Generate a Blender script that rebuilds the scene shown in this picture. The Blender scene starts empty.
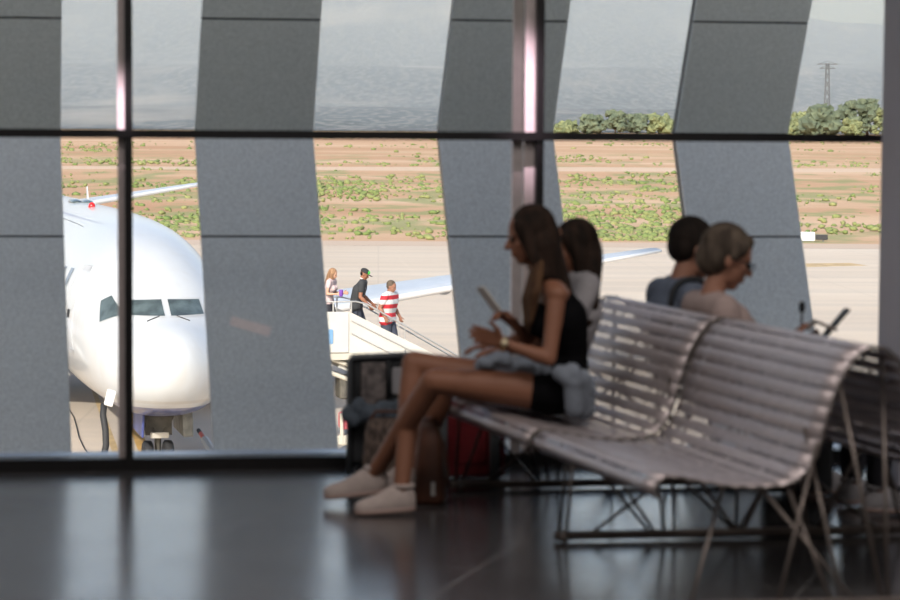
import bpy, math, random
from mathutils import Vector, Matrix, noise, Quaternion
from mathutils.bvhtree import BVHTree
random.seed(7)
V = Vector
SC = bpy.context.scene
COL = SC.collection
PI = math.pi

# ------------------------------------------------------------------ camera
F = 2400.0
CAMZ = 1.6
pitch = math.atan(167 / F)
roll = 0.0065
fw = V((0, math.cos(pitch), -math.sin(pitch)))
up0 = V((0, math.sin(pitch), math.cos(pitch)))
r0 = V((1, 0, 0))
RT = r0 * math.cos(roll) + up0 * math.sin(roll)
UP = up0 * math.cos(roll) - r0 * math.sin(roll)
cam_d = bpy.data.cameras.new('camera')
cam_d.lens = 36 * F / 900
cam_d.sensor_width = 36
cam_d.clip_start = 0.1
cam_d.clip_end = 30000
cam_d.dof.use_dof = True
cam_d.dof.focus_distance = 62
cam_d.dof.aperture_fstop = 3.6
cam = bpy.data.objects.new('camera', cam_d)
COL.objects.link(cam)
m = Matrix((RT, UP, -fw)).transposed().to_4x4()
m.translation = V((0, 0, CAMZ))
cam.matrix_world = m
SC.camera = cam

def J(px, py, D):
    """measured point of the photograph at depth D (metres along +Y) as a world point"""
    d = fw + RT * ((px - 450) / F) - UP * ((py - 300) / F)
    return V((0, 0, CAMZ)) + d * (D / d.y)

# ------------------------------------------------------------------ materials
def mat(name, col, rough=0.6, metal=0.0, noise_amt=0.0, scale=8.0, bump=0.0, col2=None, spec=0.5, coat=0.0, stretch=None):
    M = bpy.data.materials.new(name)
    M.use_nodes = True
    nt = M.node_tree
    b = nt.nodes['Principled BSDF']
    b.inputs['Base Color'].default_value = (*col, 1)
    b.inputs['Roughness'].default_value = rough
    b.inputs['Metallic'].default_value = metal
    b.inputs['Specular IOR Level'].default_value = spec
    b.inputs['Coat Weight'].default_value = coat
    tc = nt.nodes.new('ShaderNodeTexCoord')
    mp = nt.nodes.new('ShaderNodeMapping')
    if stretch: mp.inputs['Scale'].default_value = stretch
    nt.links.new(tc.outputs['Object'], mp.inputs['Vector'])
    n = nt.nodes.new('ShaderNodeTexNoise')
    n.inputs['Scale'].default_value = scale
    n.inputs['Detail'].default_value = 5
    nt.links.new(mp.outputs['Vector'], n.inputs['Vector'])
    if noise_amt > 0 or col2:
        r = nt.nodes.new('ShaderNodeValToRGB')
        c2 = col2 or tuple(max(0, c * (1 - noise_amt)) for c in col)
        r.color_ramp.elements[0].position = 0.35
        r.color_ramp.elements[1].position = 0.65
        r.color_ramp.elements[0].color = (*c2, 1)
        r.color_ramp.elements[1].color = (*col, 1)
        nt.links.new(n.outputs['Fac'], r.inputs['Fac'])
        nt.links.new(r.outputs['Color'], b.inputs['Base Color'])
    if bump > 0:
        bp = nt.nodes.new('ShaderNodeBump')
        bp.inputs['Strength'].default_value = bump
        bp.inputs['Distance'].default_value = 0.01
        nt.links.new(n.outputs['Fac'], bp.inputs['Height'])
        nt.links.new(bp.outputs['Normal'], b.inputs['Normal'])
    return M

class G:
    """small node-graph helper"""
    def __init__(s, M):
        s.M = M; M.use_nodes = True; s.nt = M.node_tree
        s.b = s.nt.nodes.get('Principled BSDF')
    def n(s, t, **k):
        x = s.nt.nodes.new(t)
        for a, v in k.items(): setattr(x, a, v)
        return x
    def l(s, a, b): s.nt.links.new(a, b)
    def math(s, op, a, b=None, c=None):
        x = s.n('ShaderNodeMath', operation=op)
        for i, v in enumerate((a, b, c)):
            if v is None: continue
            if isinstance(v, (int, float)): x.inputs[i].default_value = v
            else: s.l(v, x.inputs[i])
        return x.outputs[0]
    def ramp(s, fac, stops, const=False):
        r = s.n('ShaderNodeValToRGB'); cr = r.color_ramp
        if const: cr.interpolation = 'CONSTANT'
        while len(cr.elements) < len(stops): cr.elements.new(0.5)
        for e, (p, c) in zip(cr.elements, stops):
            e.position = p; e.color = (*c, 1)
        s.l(fac, r.inputs['Fac']); return r.outputs['Color']
    def mix(s, f, a, b, blend='MIX'):
        x = s.n('ShaderNodeMix', data_type='RGBA', blend_type=blend)
        for i, v in ((0, f), (6, a), (7, b)):
            if isinstance(v, (int, float)): x.inputs[i].default_value = v
            elif isinstance(v, tuple): x.inputs[i].default_value = (*v, 1)
            else: s.l(v, x.inputs[i])
        return x.outputs[2]

# ------------------------------------------------------------------ mesh builder
def basis(d, hint=V((0, 0, 1))):
    d = d.normalized()
    if abs(d.dot(hint)) > 0.98: hint = V((1, 0, 0))
    x = d.cross(hint).normalized()
    return x, d, x.cross(d).normalized() * 1.0

class MB:
    def __init__(s): s.v = []; s.f = []; s.uv = None
    def add(s, vs, fs):
        o = len(s.v); s.v += [V(p) for p in vs]; s.f += [tuple(i + o for i in f) for f in fs]; return s
    def box(s, c, size, X=V((1, 0, 0)), Y=V((0, 1, 0)), Z=V((0, 0, 1))):
        c = V(c); h = [k / 2 for k in size]
        vs = [c + X * (h[0] * a) + Y * (h[1] * b) + Z * (h[2] * d) for a in (-1, 1) for b in (-1, 1) for d in (-1, 1)]
        return s.add(vs, [(0, 1, 3, 2), (4, 6, 7, 5), (0, 4, 5, 1), (2, 3, 7, 6), (0, 2, 6, 4), (1, 5, 7, 3)])
    def rbox(s, c, size, r, X=V((1, 0, 0)), Y=V((0, 1, 0)), Z=V((0, 0, 1)), n=4):
        """box with corners rounded in its X-Z outline, extruded along Y"""
        c = V(c); w, d, h = size; pts = []
        for cx, cz, a0 in ((1, 1, 0), (-1, 1, 1), (-1, -1, 2), (1, -1, 3)):
            for k in range(n + 1):
                a = (a0 + k / n) * PI / 2
                pts.append((cx * (w / 2 - r) + r * math.cos(a), cz * (h / 2 - r) + r * math.sin(a)))
        N = len(pts); e = min(r * 0.5, d * 0.3); vs = []
        for yy, k in ((-d / 2, e), (-d / 2 + e, 0), (d / 2 - e, 0), (d / 2, e)):
            for x, z in pts:
                vs.append(c + X * (x * (1 - k / (w / 2))) + Y * yy + Z * (z * (1 - k / (h / 2))))
        fs = [tuple(range(N))[::-1], tuple(range(3 * N, 4 * N))]
        for q in range(3):
            for k in range(N):
                fs.append((q * N + k, q * N + (k + 1) % N, (q + 1) * N + (k + 1) % N, (q + 1) * N + k))
        return s.add(vs, fs)
    def cap(s, p0, ra, p1, rb, seg=12):
        p0, p1 = V(p0), V(p1); d = p1 - p0
        if d.length < 1e-6: d = V((0, 0, 1e-4))
        x, y, z = basis(d); vs = []; rings = []
        st = [(p0, ra, -math.cos(a), math.sin(a)) for a in (0.45, 0.95, PI / 2)] + [(p1, rb, math.cos(a), math.sin(a)) for a in (PI / 2, 0.95, 0.45)]
        for c, r, al, ra_ in st:
            rings.append([c + y * (al * r) + (x * math.cos(2 * PI * k / seg) + z * math.sin(2 * PI * k / seg)) * (ra_ * r) for k in range(seg)])
        vs = [p0 - y * ra] + [p for r in rings for p in r] + [p1 + y * rb]
        fs = [(0, 1 + (k + 1) % seg, 1 + k) for k in range(seg)]
        for q in range(5):
            for k in range(seg):
                fs.append((1 + q * seg + k, 1 + q * seg + (k + 1) % seg, 1 + (q + 1) * seg + (k + 1) % seg, 1 + (q + 1) * seg + k))
        e = len(vs) - 1
        fs += [(e, 1 + 5 * seg + k, 1 + 5 * seg + (k + 1) % seg) for k in range(seg)]
        return s.add(vs, fs)
    def tube(s, pts, r, seg=8, closed=False):
        pts = [V(p) for p in pts]; n = len(pts); vs = []
        rr = r if isinstance(r, (list, tuple)) else [r] * n
        px = None
        for i, p in enumerate(pts):
            if closed: d = pts[(i + 1) % n] - pts[i - 1]
            else: d = pts[min(i + 1, n - 1)] - pts[max(i - 1, 0)]
            d.normalize()
            if px is None: x = basis(d)[0]
            else: x = (px - d * px.dot(d)).normalized()
            px = x; z = x.cross(d)
            vs += [p + (x * math.cos(2 * PI * k / seg) + z * math.sin(2 * PI * k / seg)) * rr[i] for k in range(seg)]
        fs = []
        for q in range(n if closed else n - 1):
            for k in range(seg):
                a, b = q * seg, ((q + 1) % n) * seg
                fs.append((a + k, a + (k + 1) % seg, b + (k + 1) % seg, b + k))
        if not closed: fs += [tuple(range(seg))[::-1], tuple(range((n - 1) * seg, n * seg))]
        return s.add(vs, fs)
    def ell(s, c, rad, X=V((1, 0, 0)), Y=V((0, 1, 0)), Z=V((0, 0, 1)), nu=16, nv=10):
        c = V(c); vs = [c - Z * rad[2]]
        for j in range(1, nv):
            a = -PI / 2 + PI * j / nv
            for k in range(nu):
                b = 2 * PI * k / nu
                vs.append(c + X * (rad[0] * math.cos(a) * math.cos(b)) + Y * (rad[1] * math.cos(a) * math.sin(b)) + Z * (rad[2] * math.sin(a)))
        vs.append(c + Z * rad[2]); e = len(vs) - 1
        fs = [(0, 1 + (k + 1) % nu, 1 + k) for k in range(nu)]
        for j in range(nv - 2):
            for k in range(nu):
                fs.append((1 + j * nu + k, 1 + j * nu + (k + 1) % nu, 1 + (j + 1) * nu + (k + 1) % nu, 1 + (j + 1) * nu + k))
        fs += [(e, 1 + (nv - 2) * nu + k, 1 + (nv - 2) * nu + (k + 1) % nu) for k in range(nu)]
        return s.add(vs, fs)
    def loft(s, rings, caps=True, closed=True):
        n = len(rings[0]); vs = [p for r in rings for p in r]; fs = []
        for q in range(len(rings) - 1):
            for k in range(n if closed else n - 1):
                fs.append((q * n + k, q * n + (k + 1) % n, (q + 1) * n + (k + 1) % n, (q + 1) * n + k))
        if caps: fs += [tuple(range(n))[::-1], tuple(range((len(rings) - 1) * n, len(rings) * n))]
        return s.add(vs, fs)
    def prism(s, poly, d):
        """closed outline (list of points) extruded by vector d"""
        n = len(poly); vs = [V(p) for p in poly] + [V(p) + d for p in poly]
        fs = [tuple(range(n)), tuple(range(n, 2 * n))[::-1]] + [(k + n, (k + 1) % n + n, (k + 1) % n, k) for k in range(n)]
        return s.add(vs, fs)
    def build(s, name, material, parent=None, smooth=False, loc=None):
        me = bpy.data.meshes.new(name)
        off = V((0, 0, 0))
        if parent is not None:
            off = world_loc(parent)
        elif loc is not None: off = V(loc)
        me.from_pydata([p - off for p in s.v], [], s.f); me.update()
        if s.uv:
            ul = me.uv_layers.new(name='UVMap')
            for lp in me.loops: ul.data[lp.index].uv = s.uv[lp.vertex_index]
        if material: me.materials.append(material)
        if smooth:
            for p in me.polygons: p.use_smooth = True
        o = bpy.data.objects.new(name, me); COL.objects.link(o)
        if parent is not None: o.parent = parent
        elif loc is not None: o.location = loc
        return o

def world_loc(o):
    p = V(o.location)
    while o.parent: o = o.parent; p += V(o.location)
    return p

def fixn(o):
    import bmesh
    bm = bmesh.new(); bm.from_mesh(o.data); bmesh.ops.recalc_face_normals(bm, faces=bm.faces); bm.to_mesh(o.data); bm.free()
    return o

def tag(o, label=None, cat=None, group=None, kind=None):
    if label: o['label'] = label
    if cat: o['category'] = cat
    if group: o['group'] = group
    if kind: o['kind'] = kind
    return o

def thing(name, loc, label, cat, group=None, kind=None):
    o = bpy.data.objects.new(name, None); COL.objects.link(o); o.location = loc
    o.empty_display_size = 0.1
    return tag(o, label, cat, group, kind)

def remesh(o, voxel, smooth=4):
    md = o.modifiers.new('r', 'REMESH'); md.mode = 'VOXEL'; md.voxel_size = voxel; md.use_smooth_shade = True
    if smooth:
        sm = o.modifiers.new('s', 'SMOOTH'); sm.factor = 0.5; sm.iterations = smooth
    bpy.context.view_layer.update()
    ev = o.evaluated_get(bpy.context.evaluated_depsgraph_get())
    me = bpy.data.meshes.new_from_object(ev)
    o.modifiers.clear(); old = o.data; o.data = me
    if not me.materials and old.materials: me.materials.append(old.materials[0])
    for p in me.polygons: p.use_smooth = True
    return o

def bevel(o, w, seg=2):
    md = o.modifiers.new('bevel', 'BEVEL'); md.width = w; md.segments = seg; md.limit_method = 'ANGLE'
    return o
# ------------------------------------------------------------------ world and sun
FILL_LIGHT = 54
GZ = CAMZ - 7.3          # apron level
w = bpy.data.worlds.new('World'); SC.world = w; w.use_nodes = True
nt = w.node_tree
sky = nt.nodes.new('ShaderNodeTexSky'); sky.sky_type = 'NISHITA'; sky.sun_disc = False
sky.sun_elevation = math.radians(32); sky.sun_rotation = math.radians(195); sky.dust_density = 3.0; sky.air_density = 1.0
bg = nt.nodes['Background']; nt.links.new(sky.outputs[0], bg.inputs[0]); bg.inputs[1].default_value = 0.25
sd = bpy.data.lights.new('sun', 'SUN'); sd.energy = 4.7; sd.angle = math.radians(0.6); sd.color = (1, 0.95, 0.87)
so = bpy.data.objects.new('sun', sd); COL.objects.link(so)
so.rotation_euler = V((-0.30, -1.0, 0.56)).to_track_quat('Z', 'Y').to_euler()
SC.view_settings.view_transform = 'Standard'; SC.view_settings.look = 'None'
SC.view_settings.gamma = 1; SC.view_settings.use_curve_mapping = False
SC.view_settings.exposure = 0.0
SC.cycles.use_denoising = True
SC.cycles.max_bounces = 10; SC.cycles.diffuse_bounces = 5; SC.cycles.transparent_max_bounces = 24; SC.cycles.volume_bounces = 2
SC.cycles.caustics_reflective = False; SC.cycles.caustics_refractive = False

# ------------------------------------------------------------------ the glazed wall
ta = 0.139
WD = V((1, ta, 0)).normalized(); WN = V((-WD.y, WD.x, 0))     # along the wall, outward
W0 = J(110, 473, 11.26); W0.z = 0
def wp(s, d=0, z=0): return W0 + WD * s + WN * d + V((0, 0, z))
def hit(px, py, off=0.0):
    o = V((0, 0, CAMZ)); d = J(px, py, 1.0) - o
    k = (W0 + WN * off - o).dot(WN) / d.dot(WN)
    return o + d * k
def s_of(p): return (p - W0).dot(WD)
S1 = s_of(hit(129, 300)); S2 = s_of(hit(537.5, 300)); DS = S2 - S1
MZ = hit(129, 133.7).z
M_dark = mat('dark_anodised_aluminium', (0.012, 0.011, 0.012), 0.45, 0.3, 0.2, 30)
M_plate = mat('bare_aluminium', (0.72, 0.63, 0.62), 0.4, 0.25, 0.1, 20)
M_sill = mat('sill_metal', (0.55, 0.57, 0.6), 0.4, 0.6, 0.1, 20)
def glassmat(name, tint, refl):
    M = bpy.data.materials.new(name); g = G(M); nt = M.node_tree; nt.nodes.remove(g.b)
    tr = g.n('ShaderNodeBsdfTransparent'); tr.inputs[0].default_value = (*tint, 1)
    gl = g.n('ShaderNodeBsdfGlossy'); gl.inputs['Roughness'].default_value = 0.01
    fr = g.n('ShaderNodeFresnel'); fr.inputs[0].default_value = 1.35
    mx = g.n('ShaderNodeMixShader'); g.l(g.math('MULTIPLY', fr.outputs[0], refl), mx.inputs[0])
    g.l(tr.outputs[0], mx.inputs[1]); g.l(gl.outputs[0], mx.inputs[2])
    out = [n for n in nt.nodes if n.type == 'OUTPUT_MATERIAL'][0]; g.l(mx.outputs[0], out.inputs[0])
    return M
M_glass = glassmat('clear_glass', (0.96, 0.97, 0.97), 0.8)
M_glass2 = glassmat('tinted_glass', (0.80, 0.82, 0.805), 0.8)
TOPZ = 4.2
# vertical mullions, each one a trim of the wall
edges = [S1 - 2 * DS, S1 - DS, S1, S2, S2 + DS, S2 + 2 * DS]
tn = 1
for i, s in enumerate(edges):
    MB().box(wp(s, 0.0, TOPZ / 2), (0.036, 0.07, TOPZ), WD, WN).build('trim_%d' % tn, M_dark).__setitem__('kind', 'structure'); tn += 1
    lw = 0.034 if i != 3 else 0.048
    x = s - 0.018 - lw / 2
    MB().box(wp(x, 0.045, TOPZ / 2), (lw, 0.05, TOPZ), WD, WN).build('trim_%d' % tn, M_plate).__setitem__('kind', 'structure'); tn += 1
    if i == 3:  # added plate that stands for the mullion's reflection in the glass
        MB().box(wp(x - 0.056, 0.05, TOPZ / 2), (0.048, 0.04, TOPZ), WD, WN).build('trim_%d' % tn, M_plate).__setitem__('kind', 'structure'); tn += 1  # stand-in for the reflection, not a real trim
L0s, L1s = edges[0] - 0.6, edges[-1] + 0.6
mid = (L0s + L1s) / 2
for z, h, d, mm in ((MZ, 0.04, 0.1, M_dark), (0.0275, 0.055, 0.06, M_dark), (TOPZ - 0.03, 0.06, 0.1, M_dark)):
    MB().box(wp(mid, 0.005, z), (L1s - L0s, d, h), WD, WN).build('trim_%d' % tn, mm).__setitem__('kind', 'structure'); tn += 1
MB().box(wp(mid, 0.14, 0.027), (L1s - L0s, 0.16, 0.066), WD, WN).build('trim_%d' % tn, M_sill).__setitem__('kind', 'structure')
for i in range(len(edges) - 1):
    a, b = edges[i], edges[i + 1]
    wn = bpy.data.objects.new('window_%d' % (i + 1), None); COL.objects.link(wn); wn.location = wp((a + b) / 2, 0.03, 0); wn['kind'] = 'structure'
    MB().box(wp((a + b) / 2, 0.03, (0.06 + MZ - 0.02) / 2), (b - a - 0.036, 0.008, MZ - 0.08), WD, WN).build('lower_pane', M_glass, wn)
    MB().box(wp((a + b) / 2, 0.03, (TOPZ + MZ) / 2 - 0.02), (b - a - 0.036, 0.008, TOPZ - MZ - 0.08), WD, WN).build('upper_pane', M_glass2, wn)

# ------------------------------------------------------------------ the room
M_floor = mat('dark_floor_tiles', (0.045, 0.042, 0.043), 0.16, 0, 0, 3)
g = G(M_floor)
tc = g.n('ShaderNodeTexCoord'); mp = g.n('ShaderNodeMapping'); mp.inputs['Rotation'].default_value = (0, 0, 0.29)
g.l(tc.outputs['Object'], mp.inputs[0])
br = g.n('ShaderNodeTexBrick'); br.offset = 0.0; br.inputs['Scale'].default_value = 1.0
br.inputs['Brick Width'].default_value = 1.2; br.inputs['Row Height'].default_value = 1.2; br.inputs['Mortar Size'].default_value = 0.007
br.inputs['Color1'].default_value = (0.058, 0.054, 0.055, 1); br.inputs['Color2'].default_value = (0.052, 0.049, 0.050, 1); br.inputs['Mortar'].default_value = (0.16, 0.155, 0.155, 1)
g.l(mp.outputs[0], br.inputs[0]); g.l(br.outputs[0], g.b.inputs['Base Color'])
nz = g.n('ShaderNodeTexNoise'); nz.inputs['Scale'].default_value = 2.2; g.l(tc.outputs['Object'], nz.inputs[0])
mr = g.n('ShaderNodeMapRange'); mr.inputs[3].default_value = 0.15; mr.inputs[4].default_value = 0.25; g.b.inputs['Specular IOR Level'].default_value = 0.9
g.l(nz.outputs[0], mr.inputs[0]); g.l(mr.outputs[0], g.b.inputs['Roughness'])
M_wall = mat('painted_plaster', (0.22, 0.215, 0.21), 0.8, 0, 0.1, 4)
M_ceil = mat('ceiling_panels', (0.3, 0.3, 0.3), 0.8, 0, 0.1, 4)
M_col = mat('grey_column_paint', (0.46, 0.44, 0.50), 0.6, 0, 0.06, 3)
def poly(name, pts, z, dz, M):
    o = MB().prism([V((p[0], p[1], z)) for p in pts], V((0, 0, dz))).build(name, M); fixn(o); o['kind'] = 'structure'; return o
A, B_ = wp(L0s, 0.0), wp(L1s, 0.0)
A2, B2 = wp(L0s, 0.25), wp(L1s, 0.25)
poly('floor', [(A2.x, -6), (B2.x, -6), (B2.x, B2.y), (A2.x, A2.y)], 0, -0.35, M_floor)
A3, B3 = wp(L0s, 0.3), wp(L1s, 0.3)
poly('ceiling', [(A3.x, -6), (B3.x, -6), (B3.x, B3.y), (A3.x, A3.y)], TOPZ, 0.35, M_ceil)
poly('wall_left', [(A.x - 0.2, -6), (A.x, -6), (A.x, A.y + 0.1), (A.x - 0.2, A.y + 0.1)], 0, TOPZ, M_wall)
poly('wall_right', [(B_.x, -6), (B_.x + 0.2, -6), (B_.x + 0.2, B_.y + 0.1), (B_.x, B_.y + 0.1)], 0, TOPZ, M_wall)
poly('wall_back', [(A.x - 0.2, -6.2), (B_.x + 0.2, -6.2), (B_.x + 0.2, -6), (A.x - 0.2, -6)], 0, TOPZ, M_wall)
poly('wall_below', [(A2.x, A2.y - 0.3), (B2.x, B2.y - 0.3), (B2.x, B2.y), (A2.x, A2.y)], GZ, -GZ - 0.35, M_wall)
# square column right of the glass
cl = J(887.5, 300, 11.0); cw = 0.5
cc = V((cl.x + cw / 2, cl.y, 0))
col_o = MB().rbox(V((cc.x, cc.y, TOPZ / 2)), (cw, TOPZ, 0.36), 0.03, WD, V((0, 0, 1)), WN).build('column', M_col); fixn(col_o)
tag(col_o, 'plain grey square indoor column at the right end of the window wall', 'column', kind='thing')

# ------------------------------------------------------------------ leaning clad pillars outside
M_clad = mat('blue_grey_fibre_cement', (0.84, 0.88, 0.89), 0.75, 0, 0.20, 70, 0.1)
M_core = mat('pillar_core_metal', (0.06, 0.06, 0.065), 0.6, 0.2)
PO = 2.9
# left and right edge of each pillar in the photograph at heights y = 0, 134, 455

pil = [
    (-56, 62, -60, 60, -50, 72),
    (202, 320, 195, 313, 213, 336),
    (451, 566, 439, 553, 467, 585),
    (691, 805, 676, 788, 708, 821),
]
names = ['leftmost of the four, its left edge cut by the photo',
         'between the parked aircraft and the boarding stairs',
         'seen behind the heads of the two young women',
         'rightmost of the four, behind the seated couple']
M_clad_u = M_clad
def strip(pt, pb, zt, zb, t, off, M, parent, name, gap=0.006):
    """slab between two heights; pt/pb = (left,right) points at top/bottom"""
    def lerp(a, b, z):
        k = (z - b.z) / (a.z - b.z); return b + (a - b) * k
    q = []
    for z in (zb + gap, zt - gap):
        q.append((lerp(pt[0], pb[0], z), lerp(pt[1], pb[1], z)))
    a = [q[0][0], q[0][1], q[1][1], q[1][0]]
    a = [p + WN * off for p in a]
    o = MB().prism(a, WN * t).build(name, M, parent); fixn(o); return o
def make_pillar(e, shift, label):
    TL, TR = hit(e[0], 0, PO), hit(e[1], 0, PO)
    KL, KR = hit(e[2], 134, PO), hit(e[3], 134, PO)
    BL, BR = hit(e[4], 455, PO), hit(e[5], 455, PO)
    sv = WD * shift
    k = 0.0
    TL2, TR2 = KL + (TL - KL) * 3.4, KR + (TR - KR) * 3.4
    BL2, BR2 = KL + (BL - KL) * 1.35, KR + (BR - KR) * 1.35
    pts = [p + sv for p in (TL2, TR2, KL, KR, BL2, BR2)]
    for p in pts[:2]: p -= WN * 0.55           # the upper limb leans in over the glass
    for p in pts[4:]: p -= WN * 0.30
    TLq, TRq, KLq, KRq, BLq, BRq = pts
    root = thing('leaning_pillar', ((BLq + BRq) / 2), label, 'pillar', 'leaning pillars outside the glass')
    zk = (KLq.z + KRq.z) / 2
    zj1 = KLq.z + (hit(300, 20, PO).z - hit(300, 134, PO).z)
    zj2 = hit(300, 236, PO).z
    zt, zb = min(TLq.z, TRq.z), max(BLq.z, BRq.z)
    strip((TLq, TRq), (KLq, KRq), zt, zk, 0.10, 0.02, M_core, root, 'core', -0.002)
    strip((KLq, KRq), (BLq, BRq), zk, zb, 0.10, 0.02, M_core, root, 'core', -0.002)
    strip((TLq, TRq), (KLq, KRq), zt, zj1, 0.02, 0, M_clad, root, 'cladding_panel')
    strip((TLq, TRq), (KLq, KRq), zj1, zk, 0.02, 0, M_clad, root, 'cladding_panel')
    strip((KLq, KRq), (BLq, BRq), zk, zj2, 0.02, 0, M_clad, root, 'cladding_panel')
    strip((KLq, KRq), (BLq, BRq), zj2, zb, 0.02, 0, M_clad, root, 'cladding_panel')
for e, nme in zip(pil, names):
    make_pillar(e, 0, 'grey clad leaning pillar outside the glass, ' + nme)
# slanted pink reflection in the second pane, painted as a thin patch
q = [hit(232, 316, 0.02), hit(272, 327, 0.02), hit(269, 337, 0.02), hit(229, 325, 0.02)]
lb = MB().prism(q, WN * 0.002).build('window_sticker', mat('pink_reflection_tint', (0.95, 0.90, 0.95), 0.6, 0, 0.25, 60, stretch=(1, 1, 8))); fixn(lb)  # painted reflection, not a real sticker
tag(lb, 'small slanted pink reflection painted on the glass over the second pillar', 'sticker')  # category aside, this is the painted reflection

# ------------------------------------------------------------------ apron, field, hills
M_apron = mat('sunlit_concrete_apron', (0.62, 0.55, 0.46), 0.85)
g = G(M_apron); tc = g.n('ShaderNodeTexCoord')
def tex(scale, sx, sy, detail=6):
    mp = g.n('ShaderNodeMapping'); mp.inputs['Scale'].default_value = (sx, sy, 1); g.l(tc.outputs['Object'], mp.inputs[0])
    n = g.n('ShaderNodeTexNoise'); n.inputs['Scale'].default_value = scale; n.inputs['Detail'].default_value = detail; g.l(mp.outputs[0], n.inputs[0]); return n.outputs[0]
c1 = g.ramp(tex(0.05, 1, 1.5), [(0.3, (0.56, 0.455, 0.35)), (0.7, (0.65, 0.55, 0.44))])
c2 = g.mix(g.math('MULTIPLY', g.ramp(tex(0.35, 0.12, 1.3, 4), [(0.40, (1, 1, 1)), (0.55, (0, 0, 0))]), 0.30), c1, (0.42, 0.37, 0.32))
br = g.n('ShaderNodeTexBrick'); br.offset = 0; br.inputs['Scale'].default_value = 1; br.inputs['Brick Width'].default_value = 7.5; br.inputs['Row Height'].default_value = 6.0; br.inputs['Mortar Size'].default_value = 0.05
br.inputs['Color1'].default_value = br.inputs['Color2'].default_value = (0, 0, 0, 1); br.inputs['Mortar'].default_value = (1, 1, 1, 1)
mp = g.n('ShaderNodeMapping'); mp.inputs['Rotation'].default_value = (0, 0, -0.03); g.l(tc.outputs['Object'], mp.inputs[0]); g.l(mp.outputs[0], br.inputs[0])
c3 = g.mix(g.math('MULTIPLY', br.outputs[0], 0.14), c2, (0.25, 0.22, 0.19))
g.l(c3, g.b.inputs['Base Color'])
AE = 2400 * 7.3 / (247.5 - 133)        # the far edge of the concrete
poly('apron', [(-120, -40), (120, -40), (120, AE + 2.05), (-120, AE + 2.05)], GZ, -0.3, M_apron)
M_yel = mat('yellow_road_paint', (0.62, 0.36, 0.10), 0.7, 0, 0.3, 2)
M_yel2 = mat('worn_yellow_road_paint', (0.62, 0.44, 0.22), 0.7, 0, 0.3, 2)
def gnd(px, py, z=0.0):
    o = V((0, 0, CAMZ)); d = J(px, py, 1) - o; k = (GZ + z - CAMZ) / d.z; return o + d * k
for pts, M in (([(120, 405), (128, 405), (160, 470), (146, 470)], M_yel),
               ([(90, 385), (94, 385), (126, 470), (118, 470)], M_yel2),
               ([(803, 263.5), (850, 263), (868, 265.5), (806, 267)], M_yel2)):
    q = [gnd(a, b) for a, b in pts]
    o = MB().prism([V((p.x, p.y, GZ + 0.001)) for p in q], V((0, 0, 0.004))).build('trim_%d' % (tn + 1), M); tn += 1
    fixn(o); o['kind'] = 'structure'

def field_z(D, x=0):
    if D < AE: return GZ
    k = (D - AE) / 540.0
    return GZ + 7.15 * k ** 1.25 if k < 1 else GZ + 7.15 + (k - 1) * 0.5
M_soil = mat('dry_orange_soil', (0.45, 0.26, 0.15), 0.95)
g = G(M_soil); tc = g.n('ShaderNodeTexCoord'); ob = tc.outputs['Object']
sp = g.n('ShaderNodeSeparateXYZ'); g.l(ob, sp.inputs[0])
a = g.ramp(tex(0.02, 0.5, 2, 8), [(0.3, (0.44, 0.24, 0.13)), (0.5, (0.50, 0.31, 0.18)), (0.7, (0.60, 0.42, 0.28))])
gr = g.ramp(tex(0.16, 1, 0.55, 8), [(0.50, (0, 0, 0)), (0.60, (1, 1, 1))])
# vegetation lies in bands along the taxiway, bare soil by its edge and by the far rim
bn = g.math('SUBTRACT', 1.0, g.math('MULTIPLY', g.math('ABSOLUTE', g.math('SUBTRACT', sp.outputs[1], 260)), 0.0040))
bn = g.math('MAXIMUM', bn, 0.0)
bn = g.math('MULTIPLY', bn, g.math('GREATER_THAN', sp.outputs[1], AE + 9))
f = g.math('MULTIPLY', gr, g.math('MINIMUM', g.math('MULTIPLY', bn, 1.2), 0.75))
c = g.mix(f, a, (0.22, 0.26, 0.09))
road = g.math('LESS_THAN', g.math('ABSOLUTE', g.math('SUBTRACT', sp.outputs[1], g.math('ADD', g.math('MULTIPLY', sp.outputs[0], 0.10), 352))), 9)
c = g.mix(g.math('MULTIPLY', road, 0.85), c, (0.60, 0.45, 0.33))
sh = g.math('LESS_THAN', sp.outputs[1], AE + 8)
c = g.mix(sh, c, (0.52, 0.40, 0.31))
g.l(c, g.b.inputs['Base Color'])
rows = [AE + 2 + k * 6 for k in range(60)] + [AE + 360 + k * 25 for k in range(8)] + [700, 760, 850, 1000, 1300, 1700]
rings = [[V((x * (1 + D / 300), D, field_z(D) + (noise.noise(V((x * 0.1, D * 0.02, 0))) * 0.25 if D > AE + 12 else 0))) for x in [-170 + k * 5 for k in range(69)]] for D in rows]
o = MB().loft(rings, caps=False, closed=False).build('field', M_soil, smooth=True); fixn(o)
if o.data.polygons[0].normal.z < 0: o.data.flip_normals()
o['kind'] = 'structure'

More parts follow.
